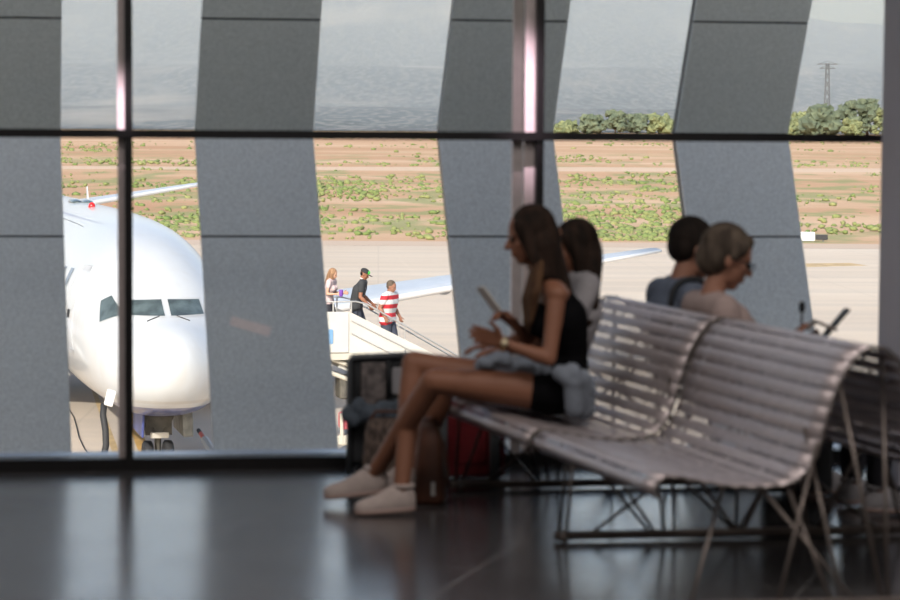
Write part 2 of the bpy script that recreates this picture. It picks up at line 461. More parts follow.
# scrub: thousands of low bushes nobody could count
M_bush = mat('field_scrub_leaves', (0.13, 0.19, 0.055), 0.9, 0, 0, 0.25, col2=(0.24, 0.25, 0.10))
rnd = random.Random(3)
mb = MB()
import bmesh
def blob_mesh(sub=1):
    bm = bmesh.new(); bmesh.ops.create_icosphere(bm, subdivisions=sub, radius=1); vs = [v.co.copy() for v in bm.verts]; fs = [tuple(v.index for v in f.verts) for f in bm.faces]; bm.free(); return vs, fs
bv, bf = blob_mesh(1)
cnt = 0
while cnt < 8500:
    D = AE + 10 + rnd.random() ** 1.4 * 520
    x = rnd.uniform(-0.30, 0.30) * D
    nn = noise.noise(V((x * 0.035, D * 0.02, 5))) + 0.5 * noise.noise(V((x * 0.11, D * 0.06, 9))) + 0.5 * noise.noise(V((x * 0.3, D * 0.12, 2)))
    wgt = max(0, 1 - abs(D - 225) / 260)
    if nn + (wgt - 1.0) * 0.55 - 0.12 + rnd.uniform(-0.5, 0.5) < 0: continue
    if abs(D - (x * 0.10 + 352)) < 11: continue
    if abs(x - 27) < 4 and D < 175: continue
    cnt += 1
    h = rnd.choice((0.09, 0.12, 0.18, 0.28)) * (0.7 + D / 600); r = h * rnd.uniform(0.7, 1.5)
    z = field_z(D)
    mb.add([V((x + p.x * r * (1 + 0.5 * rnd.uniform(-1, 1)), D + p.y * r, z + h * 0.35 + p.z * h * 0.75 * (1 + 0.4 * rnd.uniform(-1, 1)))) for p in bv], bf)
o = mb.build('scrub_bushes', M_bush, smooth=True, loc=(0, 250, GZ)); tag(o, 'low green scrub bushes scattered over the orange dry field', 'scrub', kind='stuff')

# trees on the rim of the field
M_leaf = mat('tree_foliage', (0.20, 0.23, 0.15), 0.95, 0, 0, 0.5, col2=(0.11, 0.14, 0.10))
M_leaf2 = mat('pale_tree_foliage', (0.30, 0.32, 0.16), 0.95, 0, 0, 0.5, col2=(0.17, 0.20, 0.11))
M_bark = mat('tree_bark', (0.16, 0.12, 0.09), 0.9, 0, 0.3, 3)
bv2, bf2 = blob_mesh(2)
def tree(px, w, ytop, D, M, label, lobes=46):
    base = J(px, 134, D); base.z = field_z(D) - 0.05
    S = F / D; H = (134 + 0.0065 * (px - 450) - ytop) / S + (CAMZ - base.z); R = w / S / 2
    root = thing('tree', base, label, 'tree', 'trees along the far rim of the field')
    MB().cap(base, 0.035 * H, base + V((0.1, 0, H * 0.5)), 0.02 * H, 8).build('trunk', M_bark, root, True)
    mb = MB(); rr = random.Random(int(px))
    for k in range(lobes):
        a = rr.uniform(0, 2 * PI); t = rr.random(); rad = R * math.sqrt(rr.random()) * 0.86 * (1 - 0.45 * t)
        c = base + V((math.cos(a) * rad, math.sin(a) * rad, H * (0.22 + 0.60 * t)))
        q = R * rr.uniform(0.16, 0.34)
        mb.add([c + V((p.x, p.y, p.z * 0.85)) * q * (1 + 0.6 * noise.noise(p * 2.9 + V((k, px, 0)))) * (1 + 0.32 * rr.uniform(-1, 1)) for p in bv2], bf2)
    mb.build('crown', M, root)
tr = [(800, 30, 110, 640, 1, 'broad pale green tree at the left end of the right-hand grove'),
      (820, 50, 104, 620, 0, 'wide dark green tree, widest of the right-hand grove'),
      (846, 30, 97, 650, 0, 'tall dark tree beside the lattice pylon'),
      (867, 34, 95, 640, 0, 'tallest tree of the right-hand grove by the column'),
      (884, 26, 104, 610, 1, 'tree half hidden by the grey column'),
      (852, 26, 117, 610, 1, 'low pale bush-like tree in front of the tallest tree'),
      (788, 26, 116, 600, 1, 'small pale tree touching the rightmost pillar'),
      (566, 30, 122, 700, 1, 'low pale tree at the left end of the middle grove'),
      (592, 34, 115, 690, 0, 'broad dark tree of the middle grove, left of its tallest'),
      (615, 28, 109, 680, 0, 'tallest dark tree of the middle grove'),
      (637, 30, 113, 690, 0, 'round dark tree right of the tallest in the middle grove'),
      (659, 32, 115, 690, 1, 'pale spreading tree of the middle grove near the rightmost pillar'),
      (683, 28, 119, 690, 1, 'pale tree partly hidden behind the rightmost pillar')]
for t in tr: tree(t[0], t[1], t[2], t[3], (M_leaf, M_leaf2)[t[4]], t[5])

# lattice pylon on the plain behind the trees
PD = 1250.0
pb = J(826.5, 128, PD); pt_ = J(826.5, 63, PD)
root = thing('lattice_pylon', pb, 'slender steel lattice power pylon rising behind the right-hand trees', 'pylon')
mb = MB(); Hh = pt_.z - pb.z + 6; wb, wt = 3.4, 1.5; b0 = pb - V((0, 0, 6))
def cr(z, i):
    w_ = wb + (wt - wb) * z / Hh; sx, sy = ((-1, -1), (1, -1), (1, 1), (-1, 1))[i % 4]; return b0 + V((sx * w_ / 2, sy * w_ / 2, z))
for i in range(4): mb.tube([cr(0, i), cr(Hh, i)], 0.16, 4)
nz_ = 9
for k in range(nz_):
    z0, z1 = Hh * k / nz_, Hh * (k + 1) / nz_
    for i in range(4):
        mb.tube([cr(z0, i), cr(z1, i + 1)], 0.10, 4); mb.tube([cr(z1, i), cr(z0, i + 1)], 0.10, 4)
M_steel = mat('galvanised_steel', (0.22, 0.23, 0.25), 0.6, 0.3)
mb.build('lattice_mast', M_steel, root)
mb = MB()
for z, l in ((Hh * 0.985, 5.2), (Hh * 0.93, 4.0)):
    mb.tube([b0 + V((-l, 0, z)), b0 + V((l, 0, z))], 0.22, 5)
    mb.tube([b0 + V((-l, 0, z)), b0 + V((0, 0, z + 1.6))], 0.12, 5); mb.tube([b0 + V((l, 0, z)), b0 + V((0, 0, z + 1.6))], 0.12, 5)
mb.build('crossarm', M_steel, root)

# mountains: scrub-covered limestone slopes
M_mtn = mat('limestone_scrub_slopes', (0.3, 0.3, 0.25), 1.0)
g = G(M_mtn); tc = g.n('ShaderNodeTexCoord')
n1 = tex(0.0035, 1, 0.30, 14); n2 = tex(0.11, 1, 0.14, 6)
c = g.ramp(n1, [(0.40, (0.07, 0.09, 0.11)), (0.53, (0.12, 0.14, 0.17)), (0.64, (0.42, 0.39, 0.38))])
c = g.mix(g.math('MULTIPLY', g.ramp(n2, [(0.47, (0, 0, 0)), (0.57, (1, 1, 1))]), 0.6), c, (0.36, 0.35, 0.35))
g.l(c, g.b.inputs['Base Color'])
rings = []
def sst(a, b, x):
    k = max(0, min(1, (x - a) / (b - a))); return k * k * (3 - 2 * k)
for r in range(110):
    D = 1500 + 6700 * (r / 109) ** 1.15
    ring = []
    for c_ in range(150):
        q = -0.40 + 0.80 * c_ / 149; x = q * D
        top = 0.0620 - 0.035 * max(0, q + 0.03) + 0.006 * math.sin(q * 23 + 1)
        top -= 0.0035 * sst(0.12, 0.165, q) + 0.002 * sst(0.175, 0.19, q)
        e = 0.0105 * sst(1600, 3000, D) + 0.017 * sst(3200, 4600, D) + (top - 0.0275) * sst(5000, 7000, D)
        z = CAMZ + D * e + 0.05 * D * e * 0.7 * noise.fractal(V((x * 0.0011, D * 0.0009, 3)), 1.0, 2.1, 5)
        if D > 7200: z -= (D - 7200) * 0.2
        ring.append(V((x, D, z)))
    rings.append(ring)
o = MB().loft(rings, caps=False, closed=False).build('mountains', M_mtn, smooth=True)
if o.data.polygons[len(o.data.polygons) // 3].normal.z < 0: o.data.flip_normals()
o['kind'] = 'structure'
# summer haze over the plain
M_haze = bpy.data.materials.new('summer_haze'); M_haze.use_nodes = True
nt = M_haze.node_tree; nt.nodes.remove(nt.nodes['Principled BSDF'])
vs = nt.nodes.new('ShaderNodeVolumeScatter'); vs.inputs['Color'].default_value = (0.74, 0.83, 1.0, 1); vs.inputs['Density'].default_value = 0.00034; vs.inputs['Anisotropy'].default_value = 0.0
nt.links.new(vs.outputs[0], [n for n in nt.nodes if n.type == 'OUTPUT_MATERIAL'][0].inputs['Volume'])
o = MB().prism([V((-2200, 1400, -10)), V((2200, 1400, -10)), V((4200, 8000, -10)), V((-4200, 8000, -10))], V((0, 0, 800))).build('haze', M_haze); fixn(o)
tag(o, 'pale blue summer haze in front of the mountains', 'haze', kind='stuff')

# small white cabinet by the taxiway
root_p = gnd(815, 240); root_p.z = field_z(root_p.y)
p = gnd(800, 241.5); q_ = gnd(814, 241.5)
rt = thing('airfield_sign', V((p.x + 0.6, p.y + AE - AE + 0, GZ)), 'low white box-shaped airfield sign with a black panel at the apron edge', 'sign')
S_ = F / p.y
x0 = p.x; yy = p.y
mb = MB(); mb.rbox(V((x0 + 7 / S_, yy, GZ + 0.35)), (15 / S_, 0.6, 0.62), 0.08); mb.build('housing', mat('white_powder_coat', (0.75, 0.75, 0.72), 0.5), rt)
mb = MB(); mb.rbox(V((x0 + 21 / S_, yy + 0.05, GZ + 0.30)), (13 / S_, 0.4, 0.36), 0.05); mb.build('panel', mat('black_sign_face', (0.03, 0.03, 0.035), 0.4), rt)
for q in (0.2, 1.6): MB().tube([V((x0 + q, yy, GZ)), V((x0 + q, yy, GZ + 0.2))], 0.05).build('foot', M_steel, rt)

# ------------------------------------------------------------------ unseen fill lights added under the hall ceiling
for x, y in ((-3.2, 3.0), (0.6, 3.0), (3.8, 3.0), (-2.6, 7.6), (0.9, 7.2), (4.0, 7.6)):
    ld = bpy.data.lights.new('ceiling_fill_light', 'AREA'); ld.energy = FILL_LIGHT; ld.size = 1.0; ld.color = (1, 0.93, 0.88)
    lo = bpy.data.objects.new('ceiling_fill_light', ld); COL.objects.link(lo); lo.location = (x, y, TOPZ - 0.02)

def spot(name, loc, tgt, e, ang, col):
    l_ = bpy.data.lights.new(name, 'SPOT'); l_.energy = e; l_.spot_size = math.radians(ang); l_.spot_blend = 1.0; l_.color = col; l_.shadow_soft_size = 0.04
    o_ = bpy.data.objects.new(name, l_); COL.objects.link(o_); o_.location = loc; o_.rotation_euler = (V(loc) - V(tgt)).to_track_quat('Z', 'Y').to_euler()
q = hit(520, 92); spot('mullion_glare_light', q + V((-0.25, -1.3, 2.2)), q, 1500, 10, (1, 0.76, 0.88))  # added light, makes the pink sun glare on this mullion
q = hit(121, 106); spot('mullion_glare_light', q + V((-0.25, -1.3, 2.2)), q, 1500, 5, (1, 0.80, 0.90))  # same added glare light for the left mullion
# ------------------------------------------------------------------ parked airliner
NB = V((-650 / 2400, 1, 0)).normalized(); NL = V((NB.y, -NB.x, 0))
N0 = V((-5.50, 48.5, GZ))
def ac(L, y, z): return N0 + NB * L + NL * y + V((0, 0, z))
M_white = mat('white_aircraft_paint', (0.52, 0.54, 0.56), 0.28, 0, 0, 3, coat=0.5)
g = G(M_white); tc = g.n('ShaderNodeTexCoord'); sp = g.n('ShaderNodeSeparateXYZ'); g.l(tc.outputs['Object'], sp.inputs[0])
nn = g.n('ShaderNodeTexNoise'); nn.inputs['Scale'].default_value = 1.6; nn.inputs['Detail'].default_value = 6
mp = g.n('ShaderNodeMapping'); mp.inputs['Scale'].default_value = (3, 3, 0.5); g.l(tc.outputs['Object'], mp.inputs[0]); g.l(mp.outputs[0], nn.inputs[0])
dirt = g.math('MULTIPLY', g.ramp(nn.outputs[0], [(0.5, (0, 0, 0)), (0.75, (1, 1, 1))]), 0.25)
base = g.mix(dirt, (0.52, 0.54, 0.56), (0.46, 0.42, 0.36))
# grey hairline then blue belly, split by height above the ground
blue = g.math('LESS_THAN', sp.outputs[2], 1.60)
line = g.math('LESS_THAN', g.math('ABSOLUTE', g.math('SUBTRACT', sp.outputs[2], 1.74)), 0.035)
wav = g.n('ShaderNodeTexNoise'); wav.inputs['Scale'].default_value = 2.5; g.l(tc.outputs['Object'], wav.inputs[0])
bl = g.mix(g.ramp(wav.outputs[0], [(0.45, (0, 0, 0)), (0.6, (1, 1, 1))]), (0.05, 0.07, 0.22), (0.13, 0.15, 0.32))
c = g.mix(g.math('MULTIPLY', line, 0.6), base, (0.45, 0.43, 0.40))
c = g.mix(blue, c, bl)
g.l(c, g.b.inputs['Base Color'])
M_wing = mat('pale_grey_wing_paint', (0.48, 0.52, 0.57), 0.35, 0, 0.08, 1)
M_slat = mat('polished_leading_edge', (0.80, 0.81, 0.82), 0.3, 0.3)
M_cock = mat('cockpit_glass', (0.10, 0.13, 0.13), 0.06, 0, 0.5, 3, coat=0.6)
M_frame = mat('window_frame_grey', (0.45, 0.46, 0.47), 0.45)
M_black = mat('black_rubber', (0.02, 0.02, 0.022), 0.7)
M_gear = mat('grimy_landing_gear', (0.13, 0.12, 0.10), 0.6, 0.2, 0.4, 6)
M_nac = mat('white_engine_cowl', (0.52, 0.54, 0.56), 0.3, coat=0.4)
M_bluep = mat('navy_paint', (0.06, 0.08, 0.25), 0.4, 0, 0.3, 3)
M_doorg = mat('bare_grey_inner_door', (0.20, 0.20, 0.18), 0.6, 0.1, 0.4, 5)
M_red = mat('red_beacon_lens', (0.7, 0.02, 0.02), 0.2)
M_line = mat('panel_seam_grey', (0.42, 0.43, 0.45), 0.5)
plane = thing('airliner', ac(8, 0, 0), 'parked white jet airliner with navy belly, nose towards the window', 'aircraft')

ST = [(0.0, 2.50, 2.50, 0.02), (0.05, 2.72, 2.26, 0.22), (0.2, 2.92, 1.98, 0.46), (0.5, 3.12, 1.72, 0.74), (0.9, 3.28, 1.52, 0.99), (1.35, 3.42, 1.40, 1.18),
      (1.9, 3.72, 1.30, 1.36), (2.45, 4.10, 1.26, 1.49), (3.0, 4.43, 1.24, 1.59), (4.0, 4.85, 1.22, 1.71), (5.2, 5.12, 1.22, 1.81), (6.8, 5.29, 1.22, 1.88), (10, 5.37, 1.28, 1.88),
      (16, 5.37, 1.28, 1.88), (22, 5.37, 1.28, 1.88), (26, 5.37, 1.45, 1.87), (29, 5.37, 1.95, 1.75), (32, 5.35, 2.75, 1.45), (35, 5.25, 3.6, 1.0), (37.5, 5.1, 4.2, 0.55), (39, 4.9, 4.5, 0.25)]
def interp(L):
    for i in range(len(ST) - 1):
        if L <= ST[i + 1][0]:
            k = (L - ST[i][0]) / (ST[i + 1][0] - ST[i][0])
            p0 = ST[max(0, i - 1)]; p1 = ST[i]; p2 = ST[i + 1]; p3 = ST[min(len(ST) - 1, i + 2)]
            out = []
            for q in (1, 2, 3):
                m1 = (p2[q] - p0[q]) / max(1e-6, p2[0] - p0[0]); m2 = (p3[q] - p1[q]) / max(1e-6, p3[0] - p1[0]); h = p2[0] - p1[0]
                out.append((2 * k**3 - 3 * k**2 + 1) * p1[q] + (k**3 - 2 * k**2 + k) * h * m1 + (-2 * k**3 + 3 * k**2) * p2[q] + (k**3 - k**2) * h * m2)
            return out
    return ST[-1][1:]
Ls = [0, 0.012, 0.03, 0.06, 0.1, 0.15, 0.22, 0.3, 0.4, 0.5, 0.65, 0.8, 1.0, 1.2, 1.4, 1.6, 1.8, 2.0, 2.2, 2.45, 2.7, 3.0, 3.4, 3.8, 4.3, 4.8, 5.4, 6, 6.8, 8, 10, 12, 14, 16, 18, 20, 22, 24, 26, 27.5, 29, 30.5, 32, 33.5, 35, 36.5, 37.5, 38.4, 39]
rings = []
for L in Ls:
    if L < 0.05:
        k = math.sqrt(max(L, 0.0004) / 0.05); t, bt, wd = 2.49 + 0.23 * k, 2.49 - 0.23 * k, 0.22 * k
    else: t, bt, wd = interp(L)
    zc = bt + (t - bt) * 0.47
    ring = []
    for k in range(64):
        a = 2 * PI * k / 64; h = (t - zc) if math.sin(a) > 0 else (zc - bt)
        ca = math.cos(a); ex = 1.0 if math.sin(a) > 0 or L < 0.05 else 0.80; ring.append(ac(L, wd * math.copysign(abs(ca) ** ex, ca), zc + h * math.sin(a)))
    rings.append(ring)
fus = MB().loft(rings).build('fuselage', M_white, plane, True); fixn(fus)
bpy.context.view_layer.update()
bvh = BVHTree.FromPolygons([V(v.co) + world_loc(fus) for v in fus.data.vertices], [tuple(p.vertices) for p in fus.data.polygons])
def cast(o, d):
    h = bvh.ray_cast(o, d); return (h[0], h[1]) if h[0] else (None, None)
def patch(outline, mode, name, M, off=0.012, parent=None, n=10, thick=True):
    """outline: quad corners (a,b,c,d) in (lateral, z) seen from the front or (L, z) seen from a side; laid on the skin"""
    parent = parent or plane
    a, b, c_, d = [V((p[0], p[1], 0)) for p in outline]; grid = []
    for j in range(n + 1):
        row = []
        for i in range(n + 1):
            u, v = i / n, j / n
            q = (a * (1 - u) + b * u) * (1 - v) + (d * (1 - u) + c_ * u) * v
            if mode == 'front': p, nm = cast(ac(-2, q.x, q.y), NB)
            elif mode == 'right': p, nm = cast(ac(q.x, -5, q.y), NL)
            elif mode == 'left': p, nm = cast(ac(q.x, 5, q.y), -NL)
            elif mode == 'top': p, nm = cast(ac(q.x, q.y, 9), V((0, 0, -1)))
            if p is None: return None
            ex = {'front': -NB, 'right': -NL, 'left': NL, 'top': V((0, 0, 1))}[mode]
            if nm.dot(ex) < 0: nm = -nm
            row.append(p + nm * off)
        grid.append(row)
    mb = MB(); mb.loft(grid, caps=False, closed=False)
    o = mb.build(name, M, parent, True); return o
def outline_strip(corners, mode, wdt, name, M, off=0.009):
    mb_parts = []
    objs = []
    n = len(corners); mbx = MB()
    for k in range(n):
        p, q = V((*corners[k], 0)), V((*corners[(k + 1) % n], 0)); N_ = 14; pts = []
        for i in range(N_ + 1):
            t = p + (q - p) * (i / N_)
            if mode == 'right': h, nm = cast(ac(t.x, -5, t.y), NL)
            elif mode == 'left': h, nm = cast(ac(t.x, 5, t.y), -NL)
            elif mode == 'top': h, nm = cast(ac(t.x, t.y, 9), V((0, 0, -1)))
            else: h, nm = cast(ac(-2, t.x, t.y), NB)
            if h is not None: pts.append(h)
        if len(pts) > 1: mbx.tube(pts, wdt, 4)
    return mbx.build(name, M, plane)
# windshields (viewer's left = the aircraft's right, negative lateral)
for sgn in (-1, 1):
    patch([(sgn * 0.04, 3.42), (sgn * 0.85, 3.42), (sgn * 0.80, 3.77), (sgn * 0.04, 3.79)], 'front', 'windshield_frame', M_frame, 0.010)
    patch([(sgn * 0.065, 3.45), (sgn * 0.82, 3.45), (sgn * 0.77, 3.74), (sgn * 0.065, 3.76)], 'front', 'windshield', M_cock, 0.016)
    md = 'right' if sgn < 0 else 'left'
    patch([(1.85, 3.44), (2.40, 3.22), (2.85, 3.70), (2.62, 3.86)], md, 'side_window_frame', M_frame, 0.010)
    patch([(1.92, 3.46), (2.38, 3.27), (2.79, 3.69), (2.62, 3.81)], md, 'side_window', M_cock, 0.016)
    # wiper arm under each pane
    p1, _ = cast(ac(-2, sgn * 0.45, 3.36), NB); p2, _ = cast(ac(-2, sgn * 0.18, 3.46), NB)
    MB().tube([p1 - NB * 0.03, p2 - NB * 0.04], 0.012, 6).build('wiper', M_black, plane)
# service door with its seam, sill and small black mark
outline_strip([(4.05, 2.55), (4.90, 2.55), (4.90, 4.14), (4.72, 4.36), (4.22, 4.36), (4.05, 4.14)], 'right', 0.011, 'door_seam', M_line)
patch([(4.06, 2.47), (4.88, 2.47), (4.88, 2.55), (4.06, 2.55)], 'right', 'door_sill', M_line, 0.03)
patch([(4.22, 4.24), (4.72, 4.24), (4.66, 4.34), (4.28, 4.34)], 'right', 'door_hinge_cover', M_line, 0.015)
patch([(4.40, 3.22), (4.62, 3.22), (4.62, 3.40), (4.40, 3.40)], 'right', 'door_handle', M_black, 0.012)
M_cab = mat('cabin_window_glass', (0.16, 0.20, 0.26), 0.15)
for k in range(25):
    L = 5.35 + k * 0.78
    patch([(L, 3.86), (L + 0.30, 3.86), (L + 0.30, 4.24), (L, 4.24)], 'right', 'cabin_window', M_cab, 0.012, n=3)
# roof details
pb_, _ = cast(ac(13.2, -0.2, 9), V((0, 0, -1)))
MB().ell(pb_, (0.09, 0.09, 0.12)).build('beacon', M_red, plane, True)
for L, y in ((17.6, -0.15), (17.0, 0.10)):
    p, _ = cast(ac(L, y, 9), V((0, 0, -1)))
    MB().ell(p, (0.17, 0.75, 0.10), X=NL, Y=NB).build('roof_vent', M_cock, plane, True)
p, _ = cast(ac(18, 0.25, 9), V((0, 0, -1)))
MB().prism([p, p + NB * 0.35, p + NB * 0.45 + V((0, 0, 0.42)), p + NB * 0.25 + V((0, 0, 0.42))], NL * 0.03).build('blade_antenna', M_white, plane)
outline_strip([(8.5, -0.95), (24, -0.95)], 'top', 0.012, 'crown_seam', M_line)
# wings
def wing_rings(sgn, root, tip, n=10, zbend=0):
    """root/tip = (L leading edge, lateral, z, chord, thickness)"""
    rings = []
    for k in range(n + 1):
        t = k / n
        L, y, z, ch, th = [a + (b - a) * t for a, b in zip(root, tip)]
        ring = []
        for q in range(20):
            a = 2 * PI * q / 20; x = 0.5 - 0.5 * math.cos(a)     # 0 nose .. 1 tail
            yt = 5 * th * (0.2969 * math.sqrt(x) - 0.126 * x - 0.3516 * x * x + 0.2843 * x**3 - 0.1015 * x**4)
            ring.append(ac(L + ch * x, sgn * y, z + (yt if math.sin(a) > 0 else -yt * 0.6) * ch))
        rings.append(ring)
    return rings
def wing(name, sgn, root, tip, M=None):
    o = MB().loft(wing_rings(sgn, root, tip)).build(name, M or M_wing, plane, True); fixn(o); return o
for sgn in (1, -1):
    w1 = wing('wing', sgn, (13.2, 1.2, 1.85, 7.4, 0.12), (21.3, 18.2, 3.72, 1.5, 0.09))
    # bright slat along the leading edge
    mb = MB(); rs = []
    for k in range(11):
        t = k / 10; L, y, z = 13.2 + 8.1 * t, 1.2 + 17.0 * t, 1.85 + 1.87 * t; r_ = 0.14 - 0.09 * t
        rs.append([ac(L - 0.03 + r_ * 2.2 * (1 - math.cos(a)) * 0.5, sgn * y, z + r_ * math.sin(a)) for a in [2 * PI * q / 12 for q in range(12)]])
    o = mb.loft(rs).build('leading_edge_slat', M_slat, plane, True); fixn(o)
    for y in (5.6, 8.6, 11.2):
        t = (y - 1.2) / 17.0; L = 13.2 + 8.1 * t; ch = 7.4 - 5.9 * t; z = 1.85 + 1.87 * t
        MB().ell(ac(L + ch * 0.86, sgn * y, z - 0.22), (0.19, 1.15, 0.28), X=NL, Y=NB).build('flap_track_fairing', M_wing, plane, True)
    t = (4.83 - 1.2) / 15.5
    e0 = ac(12.2, sgn * 4.83, 1.42)
    rr = [(0.0, 0.92), (0.12, 1.02), (0.5, 1.10), (1.3, 1.12), (2.4, 1.0), (3.3, 0.82)]
    rg = [[e0 + NB * x + NL * (r_ * math.cos(a)) + V((0, 0, r_ * 0.93 * math.sin(a))) for a in [2 * PI * q / 28 for q in range(28)]] for x, r_ in rr]
    inn = [[e0 + NB * x + NL * (r_ * math.cos(a)) + V((0, 0, r_ * 0.93 * math.sin(a))) for a in [2 * PI * q / 28 for q in range(28)]] for x, r_ in ((0.9, 0.8), (0.3, 0.82), (0.0, 0.9))]
    en = MB().loft(inn + rg).build('engine_nacelle', M_nac, plane, True); fixn(en)
    wing('tailplane', sgn, (34.2, 0.6, 4.55, 3.8, 0.10), (38.2, 7.1, 5.45, 1.4, 0.09))
    mb = MB(); rs = []
    for k in range(7):
        t = k / 6; L, y, z = 34.2 + 4.0 * t, 0.6 + 6.5 * t, 4.55 + 0.9 * t; r_ = 0.10 - 0.05 * t
        rs.append([ac(L - 0.02 + r_ * 2.2 * (1 - math.cos(a)) * 0.5, sgn * y, z + r_ * math.sin(a)) for a in [2 * PI * q / 12 for q in range(12)]])
    o = mb.loft(rs).build('tailplane_leading_edge', M_slat, plane, True); fixn(o)
rs = []
for L, z, ch in ((34.0, 4.9, 4.6), (35.2, 6.0, 4.2), (36.6, 8.4, 3.4), (38.4, 12.2, 2.1)):
    rs.append([ac(L + ch * (0.5 - 0.5 * math.cos(a)), 0.19 * math.sin(a) * ch / 4, z) for a in [2 * PI * q / 16 for q in range(16)]])
o = MB().loft(rs).build('tail_fin', M_bluep, plane, True); fixn(o)
# nose gear
gx = 3.0
def ring_wheel(c, r, wdt, name, M, parent):
    rs = []
    for yy, k in ((-0.5, 0.62), (-0.5, 0.86), (-0.36, 0.98), (0, 1.0), (0.36, 0.98), (0.5, 0.86), (0.5, 0.62), (0.3, 0.5)):
        rs.append([c + NL * (yy * wdt) + NB * (r * k * math.cos(a)) + V((0, 0, r * k * math.sin(a))) for a in [2 * PI * q / 28 for q in range(28)]])
    o = MB().loft(rs).build(name, M, parent, True); fixn(o); return o
ng = MB().cap(ac(gx, 0, 1.6), 0.085, ac(gx - 0.05, 0, 0.42), 0.07, 14).build('nose_gear_strut', M_gear, plane, True)
for y in (-0.22, 0.22): wl = ring_wheel(ac(gx - 0.05, y, 0.33), 0.33, 0.2, 'nose_wheel', M_black, plane); MB().ell(ac(gx - 0.05, y, 0.36), (0.09, 0.19, 0.19), X=NL, Y=NB).build('wheel_hub', M_frame, wl, True)
mb = MB(); mb.box(ac(gx - 0.1, 0, 1.0), (0.56, 0.22, 0.42), NL, NB); mb.prism([ac(gx - 0.2, -0.42, 1.40), ac(gx - 0.2, 0.42, 1.40), ac(gx - 0.2, 0.27, 1.05), ac(gx - 0.2, -0.27, 1.05)], NB * 0.2)
o = mb.build('gear_bracket', M_gear, plane); fixn(o)
o = MB().rbox(ac(gx - 0.3, 0, 0.80), (0.40, 0.1, 0.13), 0.03, NL, NB).build('taxi_light', mat('taxi_light_glass', (0.55, 0.52, 0.45), 0.15), plane); fixn(o)
MB().tube([ac(gx, 0, 1.2), ac(gx + 1.0, 0, 1.5)], 0.05).build('drag_strut', M_gear, plane)
MB().tube([ac(gx - 0.2, -0.15, 0.95), ac(gx - 0.25, 0.0, 0.72), ac(gx - 0.2, 0.15, 0.95)], 0.03).build('torque_link', M_gear, plane)
def gear_door(y, M, tilt):
    a = [ac(gx - 0.75, y, 1.42), ac(gx + 0.75, y, 1.42), ac(gx + 0.7, y + tilt, 0.84), ac(gx - 0.7, y + tilt, 0.80)]
    o = MB().prism(a, NL * (0.22 if M is M_doorg else 0.05)).build('nose_gear_door', M, plane); fixn(o); bevel(o, 0.02)
gear_door(-0.42, M_bluep, -0.02); gear_door(0.42, M_doorg, 0.03)
for sgn in (-1, 1):
    MB().cap(ac(19.2, sgn * 2.86, 2.1), 0.14, ac(19.2, sgn * 2.86, 0.55), 0.11).build('main_gear_strut', M_gear, plane, True)
    for y in (2.56, 3.16): ring_wheel(ac(19.2, sgn * y, 0.56), 0.56, 0.36, 'main_wheel', M_black, plane)

# ground power cable with its tag hanging from the nose, and a small kit below
cb = [J(104, 404, 49.6), J(103, 415, 49.5), J(105.5, 430, 49.4), J(106, 445, 49.3), J(104, 455, 49.2)]
e = gnd(98, 480); cb += [V((e.x, e.y, GZ + 0.03)), V((e.x - 1.5, e.y + 0.6, GZ + 0.03))]
o = MB().tube(cb, 0.07, 8).build('power_cable', M_black, smooth=True, loc=cb[-1]); tag(o, 'thick black ground power cable hanging from the side of the aircraft nose', 'cable')
o = MB().rbox(J(110, 398, 49.45), (0.19, 0.03, 0.34), 0.03, NL.lerp(V((0, 0, -1)), 0.25).normalized(), NB, V((0.25, 0, 1)).normalized()).build('access_panel', M_slat, plane); fixn(o)
e0 = gnd(60, 400); e1 = gnd(96, 462)
o = MB().tube([V((e0.x + (e1.x - e0.x) * k / 6 + 0.1 * math.sin(k), e0.y + (e1.y - e0.y) * k / 6, GZ + 0.02)) for k in range(7)], 0.015, 6).build('thin_cable', M_black); tag(o, 'thin dark cable lying across the concrete under the aircraft', 'cable')
# red and grey tow bar end lying right of the nose wheel
t0, t1, t2 = gnd(199, 431, 0.35), gnd(205, 440, 0.3), gnd(215, 455, 0.25)
rt = thing('tow_bar', V((t1.x, t1.y, GZ)), 'grey tow bar with a red sleeve lying on the concrete beside the nose wheel', 'tow bar')
MB().tube([t0 - (t1 - t0).normalized() * 0.1, t0 + (t1 - t0) * 0.3], 0.05).build('tow_head', M_black, rt)
MB().tube([t0 + (t1 - t0) * 0.25, t0 + (t1 - t0)], 0.05).build('red_sleeve', mat('red_plastic', (0.6, 0.09, 0.05), 0.5), rt)
MB().tube([t1, t2 + (t2 - t1) * 1.5], 0.10).build('bar', M_frame, rt)
for k in range(2):
    p = t1 + (t2 - t1) * (0.3 + 1.4 * k); MB().tube([V((p.x, p.y, GZ)), p], 0.04).build('support_leg', M_gear, rt)

# ------------------------------------------------------------------ boarding stairs
SD = NL; SB = NB                      # down-slope direction, and across (away from camera)
so_ = J(349, 312, 52.2); so_.z = GZ
def sp_(s, y, z): return so_ + SD * s + SB * y + V((0, 0, z))
M_sw = mat('white_stairs_paint', (0.52, 0.51, 0.48), 0.5, 0, 0.08, 2)
M_rail = mat('steel_handrail', (0.55, 0.54, 0.52), 0.35, 0.6)
M_grip = mat('grey_step_tread', (0.16, 0.16, 0.16), 0.8)
M_cream = mat('cream_chassis_paint', (0.52, 0.49, 0.42), 0.5, 0, 0.15, 2)
stairs = thing('boarding_stairs', sp_(0, 0.7, 0), 'white mobile boarding stairs leading down to the right from the aircraft', 'stairs')
DK = 2.62; TN = 0.50; SW = 1.45; LEN = DK / TN
o = MB().box(sp_(-1.2, SW / 2, DK - 0.06), (2.4, SW, 0.12), SD, SB).build('platform_deck', M_grip, stairs)
